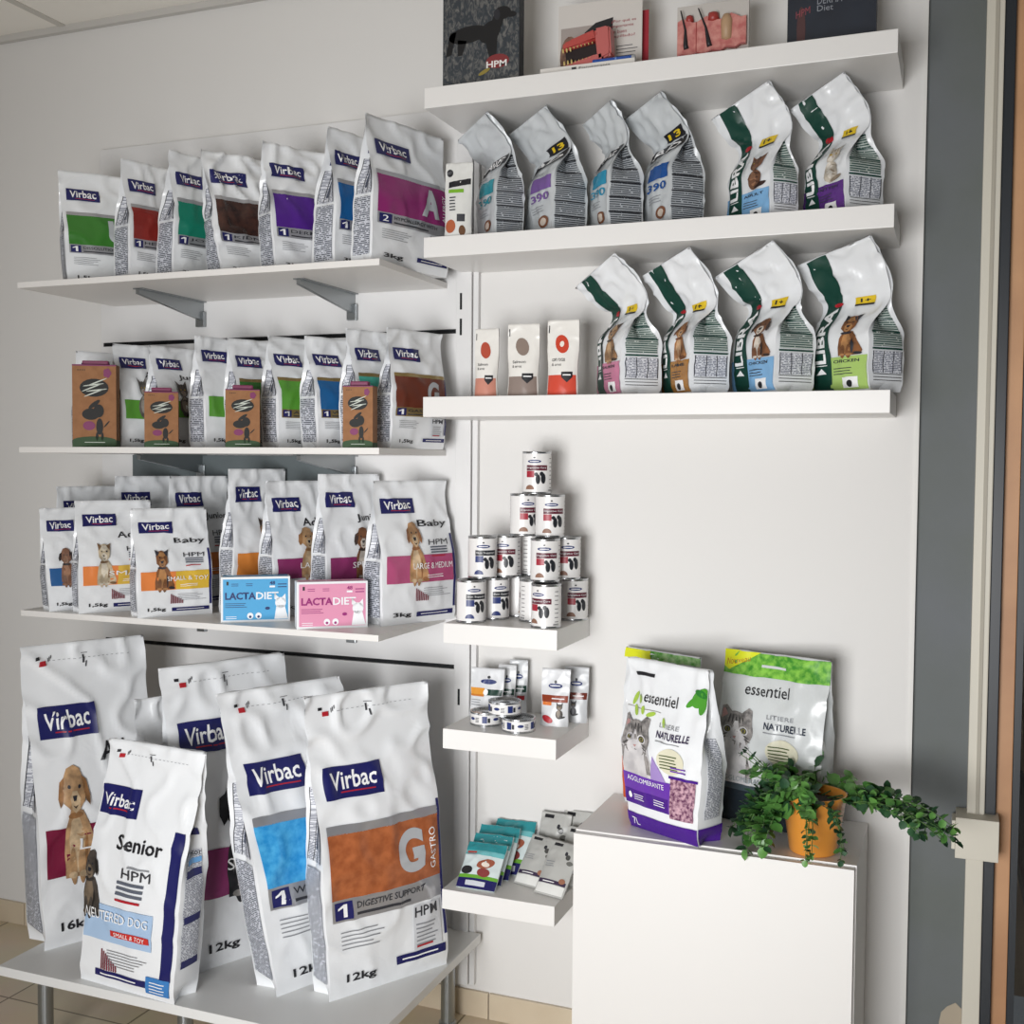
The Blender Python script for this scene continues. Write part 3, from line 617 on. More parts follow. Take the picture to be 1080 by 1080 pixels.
# ------------------------------------------------------------------ right shelves: folded dog and cat bags
DG=film('#123f34',.4); YEL=film('#d8b820',.5)
def libra(p,label,grp,col,kind,word,bend=(.62,50,.12),tw=28):
    b,r=place(p,'pet_food_bag',label,'bag',grp,amp=.004,bulge=.008,cell=.012,taper=(.36,.62),bend=bend,twist=tw,zmax=.311 if p[2]>2 else .340); b.build(WH2,r)
    b.prints('green_stripe',[PG(DG,[(.10,.0),(.44,.0),(.42,.2),(.36,.5),(.36,.66),(.40,.80),(.42,1),(.16,1),(.12,.8),(.10,.6),(.08,.4),(.07,.2)],lay=1.5),TX(WTXT,'LIBRA',.13,.20,.33,.57,rot=90,lay=4,bold=.03),PG(RED,ell(.30,.60,.08,.022),lay=4),PG(WTXT,[(.16,.13),(.34,.13),(.25,.17)],lay=4),*LN(WTXT,.15,.185,.36,.195,1,lay=4)],r)
    b.prints('flavour_panel',[RC(C_(col),.40,.02,.99,.235),RC(C_(col),.0,.02,.10,.235),TX(DK,word,.46,.195,.88,.215,bold=.02),*LN(DK,.46,.12,.80,.175,3,fill=.3),RC(WTXT,.60,.035,.85,.10,lay=2),PG(BLK,ell(.72,.06,.05,.02),lay=4)],r)
    b.prints('animal_picture',pic(kind,.42,.24,.98,.50),r)
    b.prints('age_badge',[RC(YEL,.55,.585,.82,.64,lay=1),RC(BLK,.55,.57,.82,.585,lay=1),TX(BLK,'1+',.62,.595,.75,.628,bold=.03)],r)
    it=[]
    for sd in('right','left'):
        for v0,v1 in((.29,.38),(.395,.47),(.485,.56)): it.append(RC(FPG,.10,v0,.92,v1,sd))
        it+=[RC(DG,.08,v,.93,v+.012,sd,1) for v in(.27,.38,.472,.562)]+[RC(FPL,.10,.12,.92,.26,sd)]+[RC(DK,x,.12,x+.02,.26,sd,2) for x in(.1,.37,.64,.9)]+[RC(DK,.1,v,.92,v+.004,sd,2) for v in(.07,.09,.11)]
    b.prints('side_print',it,r); return r
def foldpos(uc,vb,yy): # right-front bottom corner spot
    return at(uc,vb,y=yy)
def rbag(u,v,yy,z,yaw,W,D,H,lx=0,ly=0):
    c=at(u,v,y=yy); a=R(yaw); e=Vector((math.cos(a),math.sin(a),0)); n=Vector((-e.y,e.x,0)); q=c-e*W/2+n*D/2
    return (q.x,q.y,z,yaw,W,D,H,lx,ly)
Y1=2.0775; Y2=1.6831
GL='tall folded bags on the lowest long floating shelf'
libra(rbag(654,411,-.20,Y2,-53,.16,.105,.405),'folded white and green bag with pink SALMON panel, on the lowest long shelf',GL,'#c97f9c','york','SALMON',bend=(.60,52,.12))
libra(rbag(728,411,-.21,Y2,-52,.16,.100,.405),'folded white and green bag with ochre panel, on the lowest long shelf',GL,'#a8763a','hound','LAMB',bend=(.56,40,.14))
libra(rbag(817,410,-.22,Y2,-48,.175,.105,.405),'folded white and green bag with light blue CHICKEN panel, on the lowest long shelf',GL,'#7fb0da','beagle','CHICKEN',bend=(.60,48,.12))
libra(rbag(916,408,-.22,Y2,-42,.19,.10,.405),'folded white and green bag with lime CHICKEN panel and small brown dog',GL,'#a9c86e','terrier','CHICKEN',bend=(.56,40,.2),tw=20)
GT='tall folded bags on the middle long floating shelf'
libra(rbag(812,228,-.19,Y1,-46,.17,.075,.385),'folded white and green bag with light blue panel and brown cat',GT,'#7fb0da','abys','ADULT',bend=(.62,44,.12))
libra(rbag(891,222,-.19,Y1,-48,.15,.10,.385),'folded white and green bag with purple panel and pale cat',GT,'#5c3080','persian','KITTEN',bend=(.60,46,.12))
def advance(p,label,col,bend,word='ADVANCE',badge=None,col2=None):
    b,r=place(p,'pet_food_bag',label,'bag',GT,amp=.004,bulge=.008,cell=.012,taper=(.40,.70),bend=bend,twist=15,zmax=.311); b.build(film('#c8ccce'),r)
    b.prints('brand_panel',[PG(BLK,[(.12,.52),(.98,.58),(.98,.66),(.12,.60)],lay=1),TX(WTXT,word,.18,.535,.92,.60,lay=3,bold=.02,slant=.6)],r)
    b.prints('flavour_panel',[RC(C_(col),.35,.36,.95,.46),TX(C_(col2 or col),'390',.36,.28,.92,.34,bold=.02),*LN(GREY,.36,.2,.8,.26,3,fill=.3),PG(film('#7c5038'),ell(.75,.12,.16,.045)),PG(film('#d8c8b8'),ell(.75,.12,.10,.028),lay=2),*LN(DK,.2,.48,.9,.505,2,fill=.3)],r)
    if badge: b.prints('age_badge',[RC(BLK,.5,.66,.95,.74),TX(YEL,badge,.6,.675,.88,.725,bold=.03)],r)
    it=[]
    for sd in('right','left'):
        vs=[.03,.14,.25,.36,.47,.57,.64]
        for v0,v1 in zip(vs,vs[1:]): it+=[RC(FPS,.06,v0+.012,.94,v1,sd),RC(BLK,.04,v1,.96,v1+.010,sd,1)]
    b.prints('side_print',it,r); return r
advance(rbag(522,243,-.18,Y1,-50,.155,.075,.365),'silver grey folded bag with turquoise panel, behind the small sachet on the middle long shelf','#2a8f9c',(.60,45,.14))
advance(rbag(583,240,-.18,Y1,-46,.165,.090,.365),'silver grey folded bag with purple panel and number 13 badge, on the middle long shelf','#7a5a9c',(.58,46,.14),'AD','13')
advance(rbag(641,235,-.18,Y1,-55,.14,.090,.365),'silver grey folded bag with light blue panel, in the middle of the middle long shelf','#2f8fb0',(.66,40,.14))
advance(rbag(706,230,-.18,Y1,-50,.145,.090,.365),'silver grey folded bag with deep blue panel, next to the green striped bags','#1a4f94',(.58,46,.14),'AD','13')
b_,r_=place(((at(483,246,y=-.225)).x,-.225,Y1,8,.070,.022,.185,0,.01),'treat_sachet','slim white sachet with black and lime band, leftmost on the middle long shelf','sachet',None,mode='doy',amp=.0015,taper=(.3,.9),cell=.008)
b_.build(film('#dcdcd8'),r_); b_.prints('printed_face',[PG(BLK,[(.15,.66),(.95,.70),(.95,.78),(.15,.74)],lay=1),RC(film('#7ab030'),.15,.59,.7,.64),PG(BLK,ell(.18,.86,.12,.05)),*LN(DK,.2,.35,.5,.56,5,fill=.4),PG(film('#b06040'),ell(.25,.14,.2,.09)),PG(film('#6a4a34'),ell(.7,.08,.12,.07)),RC(DK,.5,.2,.8,.3)],r_)
# three small stand-up pouches
GP='white stand-up pouches on the lowest long shelf'
for u0,u1,vt,yaw,c,c2,txt,lab in((499.5,523,347,4,'#c98a78','#b5503c','Salmon','narrow white pouch with round orange-red mark and pale salmon base, leftmost of three'),(534.5,566,342,6,'#8f8078','#8c7c72','Salmon','white pouch with grey-brown round mark and grey base, middle of three'),(576,608,338,3,'#d0503e','#c8442e','con rocas','white pouch with orange-red ring and bright coral base, rightmost of three')):
    a=at(u0,416,y=-.215); b=at(u1,416,y=-.215); W=(b.x-a.x)*1.02; H=at(u0,vt,y=-.20).z-Y2
    q,r=place(((a.x+b.x)/2,-.205,Y2,yaw,W,.035,H,-.002,.012),'food_pouch',lab,'pouch',GP,mode='doy',amp=.0012,taper=(.2,.92),cell=.008)
    q.build(film('#e9e6e0'),r)
    it=[RC(C_(c),.04,.0,.96,.27),PG(C_(c2),ell(.48,.68,.22,.12,-10)),TX(BLK,txt,.18,.45,.62,.49),TX(BLK,'& arroz',.18,.39,.50,.425),PG(BLK,[(.52,.31),(.86,.31),(.86,.24),(.69,.17),(.52,.24)],lay=3),RC(WTXT,.57,.26,.81,.275,lay=5)]
    if txt!='Salmon': it.append(PG(film('#efe6da'),ell(.48,.68,.07,.04),lay=2))
    it+=[RC(BLK,.04,.83,.07,.93,lay=1)]
    q.prints('printed_face',it,r)
# ------------------------------------------------------------------ cans (pyramid)
CANM=mat('can_tin','#b9bbbd',.25,.95); CW=mat('can_paper','#e6e4e2',.35); CMA=mat('can_maroon','#5c1a2c',.4); CRD=mat('can_red','#a02838',.4); CBK=mat('can_black','#202228',.4); CNV=mat('can_navy','#20306a',.4); CTN=mat('can_brown','#8a6450',.5)
def make_can(kind,r=.0365,H=.107):
    root=thing('food_can','x','can',(0,0,0))
    bm=bmesh.new(); lathe(bm,[(0,.004),(r-.005,.004),(r-.003,0),(r+.0007,0),(r+.0007,.003),(r,.005),(r,H-.005),(r+.0007,H-.003),(r+.0007,H),(r-.003,H),(r-.005,H-.005),(r*.6,H-.006),(r*.55,H-.0045),(0,H-.0045)],40)
    o=obj('can_body',bm,CANM,root); o.data.polygons.foreach_set('use_smooth',[len(p.vertices)==4 for p in o.data.polygons])
    bm=bmesh.new(); lathe(bm,[(r+.0003,.0055),(r+.0003,H-.0055)],40); lab=obj('paper_label',bm,CW,root,smooth=True)
    s=Cyl(r+.0005,H-.012,.006); c=CMA if kind=='red' else CBK; it=[]
    for o_ in (0,.5):
        cx=o_+.0+.12
        it+=[PG(CNV,ell(cx+.09,.80,.075,.045)),PG(CBK,ell(cx+.09,.90,.012,.02,n=8)),RC(WTXT,cx+.04,.79,cx+.14,.81,lay=2),RC(c,cx,.56,cx+.24,.70),TX(WTXT,'Digestive Care' if kind=='red' else 'Skin Support',cx+.01,.60,cx+.225,.66,lay=2)]
        it+=[RC(CRD if kind=='red' else CNV,cx,.38,cx+.09,.55),PG(CBK,ell(cx+.13,.33,.025,.13)),PG(CBK,ell(cx+.19,.35,.028,.14)),PG(CBK,ell(cx+.17,.47,.022,.06)),PG(CBK,ell(cx+.11,.46,.02,.05)),PG(CTN if kind=='red' else CNV,ell(cx+.04,.06,.05,.12)[:10]),*[RC(CBK,cx+.28,.1+.11*k,cx+.33,.115+.11*k) for k in range(8)],*LN(DK,cx+.26,.02,cx+.36,.07,2,fill=.5)]
    s.prints('label_print',it,root,off=.0002)
    return root
def clone(root,loc,rz,label):
    r=root.copy(); COL.objects.link(r); r.location=loc; r.rotation_euler=(0,0,rz); r['label']=label
    for ch in list(root.children):
        c=ch.copy(); c.parent=r; COL.objects.link(c)
    return r
GCN='cans stacked in a pyramid on the short shelf'
cr=make_can('red'); ck=make_can('black'); cr['group']=ck['group']=GCN; used={'red':0,'black':0}
ZC=1.1202; h=.1074
def X_(u,v,y): return at(u,v,y=y).x
cans=[('black',497,-.205,0,20,'can with black band in the bottom row, leftmost of the pyramid'),('black',522,-.125,0,30,'can with black band in the bottom row, second from the left'),('red',547,-.05,0,40,'shaded maroon-banded can in the bottom row, behind the gap in the middle'),('red',563,-.125,0,60,'maroon-banded can mostly hidden behind the front bottom can'),('red',576,-.215,0,-30,'front can of the bottom row showing its white label side'),('red',605,-.06,0,10,'maroon-banded can at the right end of the bottom row'),
('black',509,-.165,1,10,'can with black band in the second row, leftmost'),('red',534,-.10,1,-10,'shaded can in the second row, right of the black-banded one'),('red',561,-.025,1,80,'can in the second row partly hidden behind the front one'),('red',575,-.172,1,0,'front can of the second row, maroon band'),('red',597,-.09,1,10,'can at the right end of the second row, maroon band'),
('red',553,-.10,2,20,'left can of the pair in the third row'),('red',580,-.13,2,10,'right can of the pair in the third row'),('red',566,-.115,3,-5,'single can crowning the pyramid')]
for kind,u,y,lv,rot,lab in cans:
    z=ZC+h*lv; x=X_(u,474-(z-1.519)*420,y); src=cr if kind=='red' else ck
    rz=R(rot-60)
    if not used[kind]: used[kind]=1; src.location=(x,y,z); src.rotation_euler=(0,0,rz); src['label']=lab
    else: clone(src,(x,y,z),rz,lab)
# flat tins
ZB=.8549
def make_tin():
    r,H=.041,.034; root=thing('food_tin','x','tin',(0,0,0),0,'flat tins on the middle short shelf')
    bm=bmesh.new(); lathe(bm,[(0,.003),(r-.004,.003),(r-.002,0),(r+.0008,0),(r+.0008,.003),(r,.004),(r,H-.004),(r+.0008,H-.003),(r+.0008,H),(r-.003,H),(r-.005,H-.005),(0,H-.005)],40)
    box(bm,-.012,.012,-.004,.010,H-.0049,H-.0035); obj('tin_body',bm,CANM,root)
    bm=bmesh.new(); lathe(bm,[(r+.0003,.005),(r+.0003,H-.005)],40); obj('paper_label',bm,CW,root,smooth=True)
    s=Cyl(r+.0005,H-.011,.0055); it=[]
    for o_ in(0,.25,.5,.75): it+=[RC(CNV,o_+.02,.15,o_+.07,.9),RC(CBK,o_+.075,.2,o_+.10,.7),PG(CNV,ell(o_+.16,.55,.03,.16)),*LN(DK,o_+.20,.2,o_+.24,.8,4,fill=.4)]
    s.prints('label_print',it,root,off=.0002); return root
tn=make_tin()
a=at(513,769,y=-.17); tn.location=(at(513,760,y=-.165).x,-.165,ZB); tn['label']='flat tin at the left, under the topmost tin'
clone(tn,(at(547,765,y=-.20).x,-.20,ZB),R(60),'flat tin at the right, under the topmost tin')
clone(tn,(at(532,745,y=-.185).x,-.182,ZB+.0343),R(25),'flat tin lying on top of the two others')
# pouches on the middle short shelf
GQ='small cat food pouches on the middle short shelf'
def pouch(u0,u1,vt,vb,yy,yaw,lab,bands,lean=.02,base_='#d9dadc'):
    a=at(u0,vb,y=yy); b=at(u1,vb,y=yy); W=(b.x-a.x)/math.cos(R(yaw)); H=at(u0,vt,y=yy+lean).z-ZB
    q,r=place(((a.x+b.x)/2,yy,ZB,yaw,W,.018,H,0,lean),'food_pouch',lab,'pouch',GQ,mode='doy',amp=.0012,taper=(.2,.92),cell=.008)
    q.build(film(base_,.3),r); q.prints('printed_face',bands,r)
def hp(c,c2,extra=()): return [PG(CNV,ell(.5,.70,.25,.045),lay=1),PG(CBK,ell(.5,.77,.05,.03,n=8),lay=1),RC(WTXT,.32,.695,.68,.71,lay=3),RC(C_(c),.03,.42,.97,.54),TX(WTXT,'k/d',.55,.455,.9,.51,lay=3) if False else RC(WTXT,.4,.475,.85,.49,lay=2)]+list(extra)
pouch(495,529,703,755,-.105,2,'white pouch with orange and dark green band, leftmost at the back of the tins',[PG(CNV,ell(.55,.73,.24,.05),lay=1),PG(CBK,ell(.55,.82,.05,.03,n=8),lay=1),RC(C_('#e0983a'),.02,.46,.45,.60),RC(C_('#173a30'),.45,.46,.98,.58),RC(C_('#c87830'),.02,.43,.45,.47,lay=1),PG(WTXT,ell(.5,.52,.07,.06),lay=3),*LN(GREY,.05,.25,.4,.4,3,fill=.3)])
pouch(524,542,700,750,-.070,6,'narrow visible white pouch with dark green band, between two others',hp('#173a30','#888'),base_='#d4d5d6')
pouch(537,555,695,748,-.040,6,'rearmost grey-edged pouch with dark green band and small red mark, against the wall',hp('#173a30','#888',[RC(RED,.5,.28,.9,.36)]),lean=.012,base_='#c4c6c8')
pouch(570,599,704,764,-.120,4,'white pouch with rust band, orange patch and cat, at the right of the tins',hp('#8a3a22','#888',[RC(C_('#d8783a'),.05,.36,.4,.42),*pic('tabby',.45,.13,.95,.42),PG(RED,ell(.28,.12,.2,.06,-10),lay=3)]))
pouch(594,619,702,757,-.060,4,'silvery pouch with brown band, behind the rust-banded one',hp('#6a2c20','#888',[*pic('bcat',.2,.12,.7,.4)]),base_='#c2c4c6')
# ------------------------------------------------------------------ treat packs on the lowest short shelf
ZS=.447
def pack(u,v,yy,yaw,tilt,W,H,lab,style,grp,D=.02):
    p=at(u,v,z=ZS) if yy is None else Vector((at(u,v,y=yy).x,yy,ZS)); 
    root=thing('treat_pack',lab,'treat pack',(p.x,p.y,ZS+.002),R(yaw),grp,rx=-R(tilt)); root.rotation_mode='XYZ'
    SEED[0]+=1; q=Bag(W,D,H,0,0,'pillow',seed=SEED[0],amp=.0018,cell=.008)
    if style=='teal':
        q.build(film('#d6e2e2'),root)
        q.prints('printed_face',[RC(C_('#2f8f96'),.0,.80,1,.995),RC(C_('#6fb8bc'),.0,.70,1,.80),RC(film('#b84038'),.05,.735,.30,.775,lay=2),RC(GREY,.06,.69,.28,.725,lay=2),PG(film('#a05a44'),ell(.62,.52,.22,.10,15)),PG(film('#8a3c3c'),ell(.62,.33,.16,.09)),PG(film('#e8dcd0'),ell(.62,.50,.1,.05),lay=2),PG(film('#2c2c2e'),ell(.18,.36,.15,.09)),RC(C_('#6aa838'),0,.20,1,.27),RC(C_('#20205c'),0,.0,1,.20),RC(film('#c8ccd4'),.22,.06,.72,.15,lay=2)],root)
    else:
        q.build(film('#b4b4b0',.35),root)
        q.prints('printed_face',[RC(BLK,.12,.90,.42,.96),*LN(GREY,.1,.5,.45,.62,3,fill=.3),PG(film('#4a4a48'),ell(.75,.72,.08,.05)),PG(film('#6a6a66'),ell(.85,.62,.10,.04)),PG(film('#35353a'),ell(.66,.78,.05,.04)),RC(C_('#3c3048'),.04,.20,.96,.27),RC(WTXT,.2,.225,.6,.24,lay=2),PG(film('#9a6a54'),ell(.82,.28,.1,.05),lay=3),RC(film('#dededa'),.04,.03,.96,.19)],root)
GTL='teal and white treat packs leaning on the lowest short shelf'; GGR='grey treat packs leaning on the lowest short shelf'
pack(501,936,-.235,0,46,.105,.125,'front teal treat pack with navy foot, lying lowest on the shelf','teal',GTL)
pack(508,925,-.193,2,45,.105,.135,'teal treat pack second from the front','teal',GTL)
pack(515,915,-.152,3,44,.110,.145,'teal treat pack third from the front, mostly covered','teal',GTL)
pack(533,912,-.108,4,43,.110,.150,'teal treat pack fourth from the front, with brown dog visible at its right side','teal',GTL)
pack(547,900,-.046,3,34,.105,.150,'rearmost and tallest teal treat pack, against the wall','teal',GTL)
pack(556,926,-.165,-14,42,.085,.135,'grey treat pack at the front left of the grey group','grey',GGR)
pack(578,935,-.205,-14,40,.085,.140,'foremost grey treat pack with dark stripe above its foot','grey',GGR)
pack(578,900,-.075,-5,22,.085,.160,'grey treat pack standing at the back, left one','grey',GGR)
pack(600,920,-.130,-10,30,.085,.150,'grey treat pack beside the cabinet edge, in the middle row','grey',GGR)
pack(603,895,-.050,-5,18,.085,.165,'grey treat pack at the back right, partly behind the cabinet','grey',GGR)
# ------------------------------------------------------------------ litter bags on the cabinet
PUR=film('#4a2088'); PUR2=film('#6a3aa8')
LEAF=film('#4f9a34'); LEAF2=film('#a8c850')
GLI='cat litter bags on the white cabinet'
def litter_text(ink):
    return [TX(BLK,'essentiel',.26,.755,.68,.82,bold=-.0),TX(GREY,'LITIERE',.50,.635,.74,.66),TX(ink,'NATURELLE',.48,.575,.86,.615,bold=.02),*LN(GREY,.48,.555,.78,.565,1,fill=.5),PG(film('#dcd8c0'),ell(.66,.455,.15,.075)),*LN(film('#4c5a30'),.54,.41,.80,.50,5,fill=.35,lay=3)]
a=at(665,866,z=CZ); b2=at(736,884,z=CZ)
q,r=place((-.594,-.250,CZ,-27,.245,.085,.388,-.040,.02),'litter_bag','white cat litter bag with purple foot, tabby kitten and purple pellet picture, on the cabinet','bag',GLI,amp=.005,bulge=.012,taper=(.45,.95),foot=.17)
q.build(WH,r)
q.prints('purple_base',[RC(PUR,0,0,1,.095),RC(PUR,0,0,1,.10,'right'),RC(PUR,0,0,1,.10,'left'),TX(WTXT,'7L',.08,.03,.18,.07)],r)
q.prints('purple_band',[RC(PUR2,0,.15,.66,.33),TX(WTXT,'AGGLOMERANTE',.06,.285,.58,.315,lay=3),RC(PUR,0,.15,.64,.235,lay=1),*LN(WTXT,.14,.18,.30,.22,3,fill=.3,lay=3),*LN(WTXT,.42,.18,.6,.22,3,fill=.3,lay=3),PG(WTXT,ell(.09,.20,.025,.018),lay=3),RC(film('#cfa8b4',mottle='#5c2a50',mscale=130),.66,.13,.95,.36,lay=2),RC(PUR,.64,.36,.97,.375,lay=2),PG(film('#a48cc8'),[(.40,.33),(.60,.33),(.46,.47)],lay=0),*LN(PUR2,.66,.40,.94,.44,2,fill=.4)],r)
def catp(x0,y0,x1,y1,dark='#5e5b5a',light='#a19c99'):
    cx=(x0+x1)/2-.01; hw=(x1-x0)/2*.92; hy=y1-.115; F1=film(dark,mottle=light,mscale=70); F2=film('#d9d6d6',mottle='#b9b6b8',mscale=30); F3=film('#3a3838',.4); PK=film('#b48a88')
    o=[PG(F2,[(x0,y0),(x1-.02,y0),(x1+.0,y0+.08),(x1-.06,y0+.22),(x1-.10,y1-.16),(x0+.04,y1-.16),(x0,y0+.2)],lay=.4),PG(F1,[(x0,y0+.05),(x0+.05,y0+.2),(x0+.05,y1-.17),(x0,y1-.17)],lay=.8),PG(F1,[(x1-.09,y0+.2),(x1-.02,y0+.1),(x1-.01,y0+.02),(x1-.07,y0+.02)],lay=.8)]
    o+=[PG(F1,ell(cx,hy,hw,.105,n=26),lay=1),PG(F1,[(cx-hw*.95,hy+.03),(cx-hw*.85,hy+.125),(cx-hw*.62,hy+.135),(cx-hw*.2,hy+.09)],lay=1.2),PG(F1,[(cx+hw*.95,hy+.03),(cx+hw*.92,hy+.12),(cx+hw*.70,hy+.135),(cx+hw*.2,hy+.09)],lay=1.2),PG(PK,[(cx-hw*.83,hy+.055),(cx-hw*.78,hy+.11),(cx-hw*.66,hy+.115),(cx-hw*.48,hy+.08)],lay=1.6)]
    o+=[PG(F2,ell(cx,hy-.062,hw*.60,.052),lay=2),PG(F2,[(cx-.05,hy-.04),(cx+.05,hy-.04),(cx+.018,hy+.05),(cx-.012,hy+.05)],lay=2.1)]
    for sx in(-1,1): o+=[PG(F2,ell(cx+sx*hw*.44,hy-.002,hw*.27,.024,-8*sx),lay=2.2),PG(F3,ell(cx+sx*hw*.44,hy-.002,hw*.20,.018,-8*sx),lay=2.5),PG(film('#8a8448'),ell(cx+sx*hw*.44,hy-.003,hw*.14,.013),lay=2.9),PG(F3,ell(cx+sx*hw*.44,hy-.003,hw*.06,.011,n=10),lay=3.3)]+[PG(F3,ell(cx+sx*hw*(.62+.06*k),hy-.035-.02*k,hw*.20,.0035,-14*sx,n=8),lay=2.4) for k in range(2)]
    o+=[PG(F3,ell(cx+hw*(-.36+.18*i),hy+.062,hw*.045,.028,9*(i-2),n=8),lay=1.6) for i in range(5)]
    o+=[PG(PK,[(cx-.022,hy-.035),(cx+.022,hy-.035),(cx,hy-.052)],lay=3),PG(F3,ell(cx,hy-.064,.026,.003,n=8),lay=3)]
    return o
q.prints('kitten_picture',catp(.02,.33,.43,.66),r)
q.prints('front_lettering',litter_text(film('#3a3050'))+[TX(BLK,'Mercotte',.12,.905,.36,.925,bold=.03)] if False else litter_text(film('#3a3050'))+[RC(BLK,.12,.905,.36,.925)],r)
leaves=[PG(LEAF2,ell(.14,.765,.05,.022,50)),PG(LEAF2,ell(.22,.77,.03,.02,-50)),PG(LEAF2,ell(.18,.70,.04,.02,-40)),PG(LEAF2,ell(.28,.71,.025,.02,-60)),PG(LEAF2,ell(.55,.665,.03,.025,-60)),PG(LEAF2,ell(.38,.695,.05,.013,10)),PG(LEAF,ell(.92,.835,.10,.05,20),lay=2),PG(LEAF,ell(.95,.80,.045,.06,-25),lay=2.5),PG(LEAF,ell(.84,.81,.08,.018,25),lay=2),PG(film('#2f7a30'),ell(.93,.86,.07,.02,-10),lay=3)]
q.prints('leaf_print',leaves+[RC(film('#8a8478'),.05,.715,.5,.718,lay=0)],r)
q.prints('side_print',[RC(FPL,.2,.15,.8,.6,'right'),RC(FPL,.2,.15,.8,.6,'left')],r)
q,r=place((-.398,-.104,CZ,-18,.272,.066,.405,.0,.02),'litter_bag','white and charcoal cat litter bag with green leafy top, behind the plant','bag',GLI,amp=.005,bulge=.012,taper=(.45,.95))
q.build(film('#cdd0d0'),r)
CHAR=film('#232c34')
q.prints('charcoal_base',[RC(CHAR,0,0,1,.20),RC(film('#3f4a50'),0,.20,1,.235),RC(CHAR,0,0,1,.235,'left'),RC(CHAR,0,0,1,.235,'right'),TX(film('#9aa4a8'),'AGGLOMERANTE',.08,.25,.55,.28,lay=12),*LN(film('#8a949a'),.55,.1,.9,.2,3,fill=.3)],r)
q.prints('kitten_picture',catp(.02,.235,.40,.66),r)
q.prints('front_lettering',litter_text(film('#2c3444'))+[TX(film('#2c3460'),'Charbon',.62,.31,.86,.34,bold=.02),TX(film('#2c3460'),'actif',.66,.27,.8,.29)],r)
q.prints('leafy_top',[RC(film('#3f8a2c',mottle='#8cc850',mscale=60),0,.86,1,.995),PG(film('#d8dc28'),[(.0,.90),(.0,1),(.36,1),(.06,.88)],lay=2),TX(film('#b87828'),'Nouveau',.03,.905,.26,.945,lay=4,slant=.9),RC(film('#cdd0d0'),.38,.915,.62,.93,lay=2)],r)
q,r=place((-.655,-.080,CZ,-24,.23,.055,.390,-.02,.0),'litter_bag','litter bag almost hidden behind the purple one, only its yellow and green top showing','bag',GLI,amp=.004,bulge=.01)
q.build(WH2,r); q.prints('leafy_top',[RC(film('#4f9a34',mottle='#a8c890',mscale=60),0,.94,1,.995),RC(film('#d8dc28'),.0,.94,.35,.995,lay=2)],r)
q.prints('orange_panel',[RC(film('#c85a30'),0,.03,1,.30),RC(film('#c85a30'),0,.03,1,.25,'left')],r)
# ------------------------------------------------------------------ potted plant
pp=at(854,902,z=CZ); PX,PY=pp.x+.003,pp.y+.034
t=thing('potted_plant','trailing green plant in a shiny orange pot on the right end of the cabinet','plant',(PX,PY,CZ))
bm=bmesh.new(); lathe(bm,[(0,0),(.048,0),(.052,.004),(.070,.128),(.072,.130),(.070,.132),(.066,.131),(.063,.110),(0,.110)],48)
obj('pot',bm,mat('orange_glaze','#dd9238',.3,coat=.4),t,smooth=True)
bm=bmesh.new(); lathe(bm,[(.0635,.1115),(.03,.118),(0,.12)],24); obj('soil',bm,mat('dark_soil','#2a211b',.95,bk=80,bs=.8),t,smooth=True)
LG=mat('plant_leaf','#3f7034',.4,mottle='#649648',mscale=25); LD=mat('plant_leaf_dark','#20402a',.55,mottle='#2f5a34',mscale=25); ST=mat('plant_stem','#4a6a34',.6)
rr=random.Random(11); LV=[[],[],[]]; SB=bmesh.new()
def leaf(p,d,size,mi):
    d=d.normalized(); s_=d.cross(Vector((rr.uniform(-.5,.5),rr.uniform(-.5,.5),1))).normalized(); n=s_.cross(d).normalized(); b0=len(LV[0])
    prof=[(0,.0),(.2,.34),(.5,.46),(.8,.32),(1,.0)]
    for i,(l,w) in enumerate(prof):
        c=p+d*size*l-n*size*.18*l*l
        if w==0: LV[0].append(c)
        else: LV[0]+= [c-s_*size*w+n*size*.10,c,c+s_*size*w+n*size*.10]
    q=[0,1,2,3,4,5,6,7,8,9,10]; F=[(0,2,1),(0,3,2),(1,2,5,4),(2,3,6,5),(4,5,8,7),(5,6,9,8),(7,8,10),(8,9,10)]
    for f in F: LV[1].append(tuple(b0+i for i in f)); LV[2].append(mi)
    
def vine(p0,d0,length,droop,n,size,mi,side=None):
    pts=[p0.copy()]; d=d0.normalized(); st=length/n
    for i in range(n):
        d=(d+Vector((rr.uniform(-.13,.13),rr.uniform(-.13,.13),-droop*rr.uniform(.6,1.3)))).normalized(); q=pts[-1]+d*st
        if q.z<.012 and q.x>-.6 and math.hypot(q.x,q.y)<.3: q.z=.012+rr.random()*.01
        h_=math.hypot(q.x,q.y)
        if q.z<.13 and h_<.078: k=.082/h_; q.x*=k; q.y*=k
        if PY+q.y>-.03: q.y=-.03-PY
        pts.append(q)
    tube(SB,pts,[.0017*(1-.5*i/n) for i in range(n+1)],5)
    for i in range(1,n+1):
        t_=(pts[i]-pts[i-1]).normalized(); a=t_.orthogonal().normalized(); b=t_.cross(a); ph=rr.uniform(0,6.3)
        for k in range(2):
            o=(a*math.cos(ph+k*math.pi)+b*math.sin(ph+k*math.pi)); leaf(pts[i],o+t_*.35+Vector((0,0,.15)),size*rr.uniform(.7,1.2)*(1-.35*i/n),mi if rr.random()<.8 else 1-mi)
    leaf(pts[-1],pts[-1]-pts[-2],size*.7,mi)
o=lambda x,y,z=.118:Vector((x,y,z))
camd=Vector((0.25,-1,0))
# crown
for i in range(22):
    a=rr.uniform(0,6.28); vine(o(.03*math.cos(a),.03*math.sin(a)),Vector((math.cos(a),math.sin(a)*.7,rr.uniform(.5,1.3))),rr.uniform(.06,.12),.15,5,.036,0)
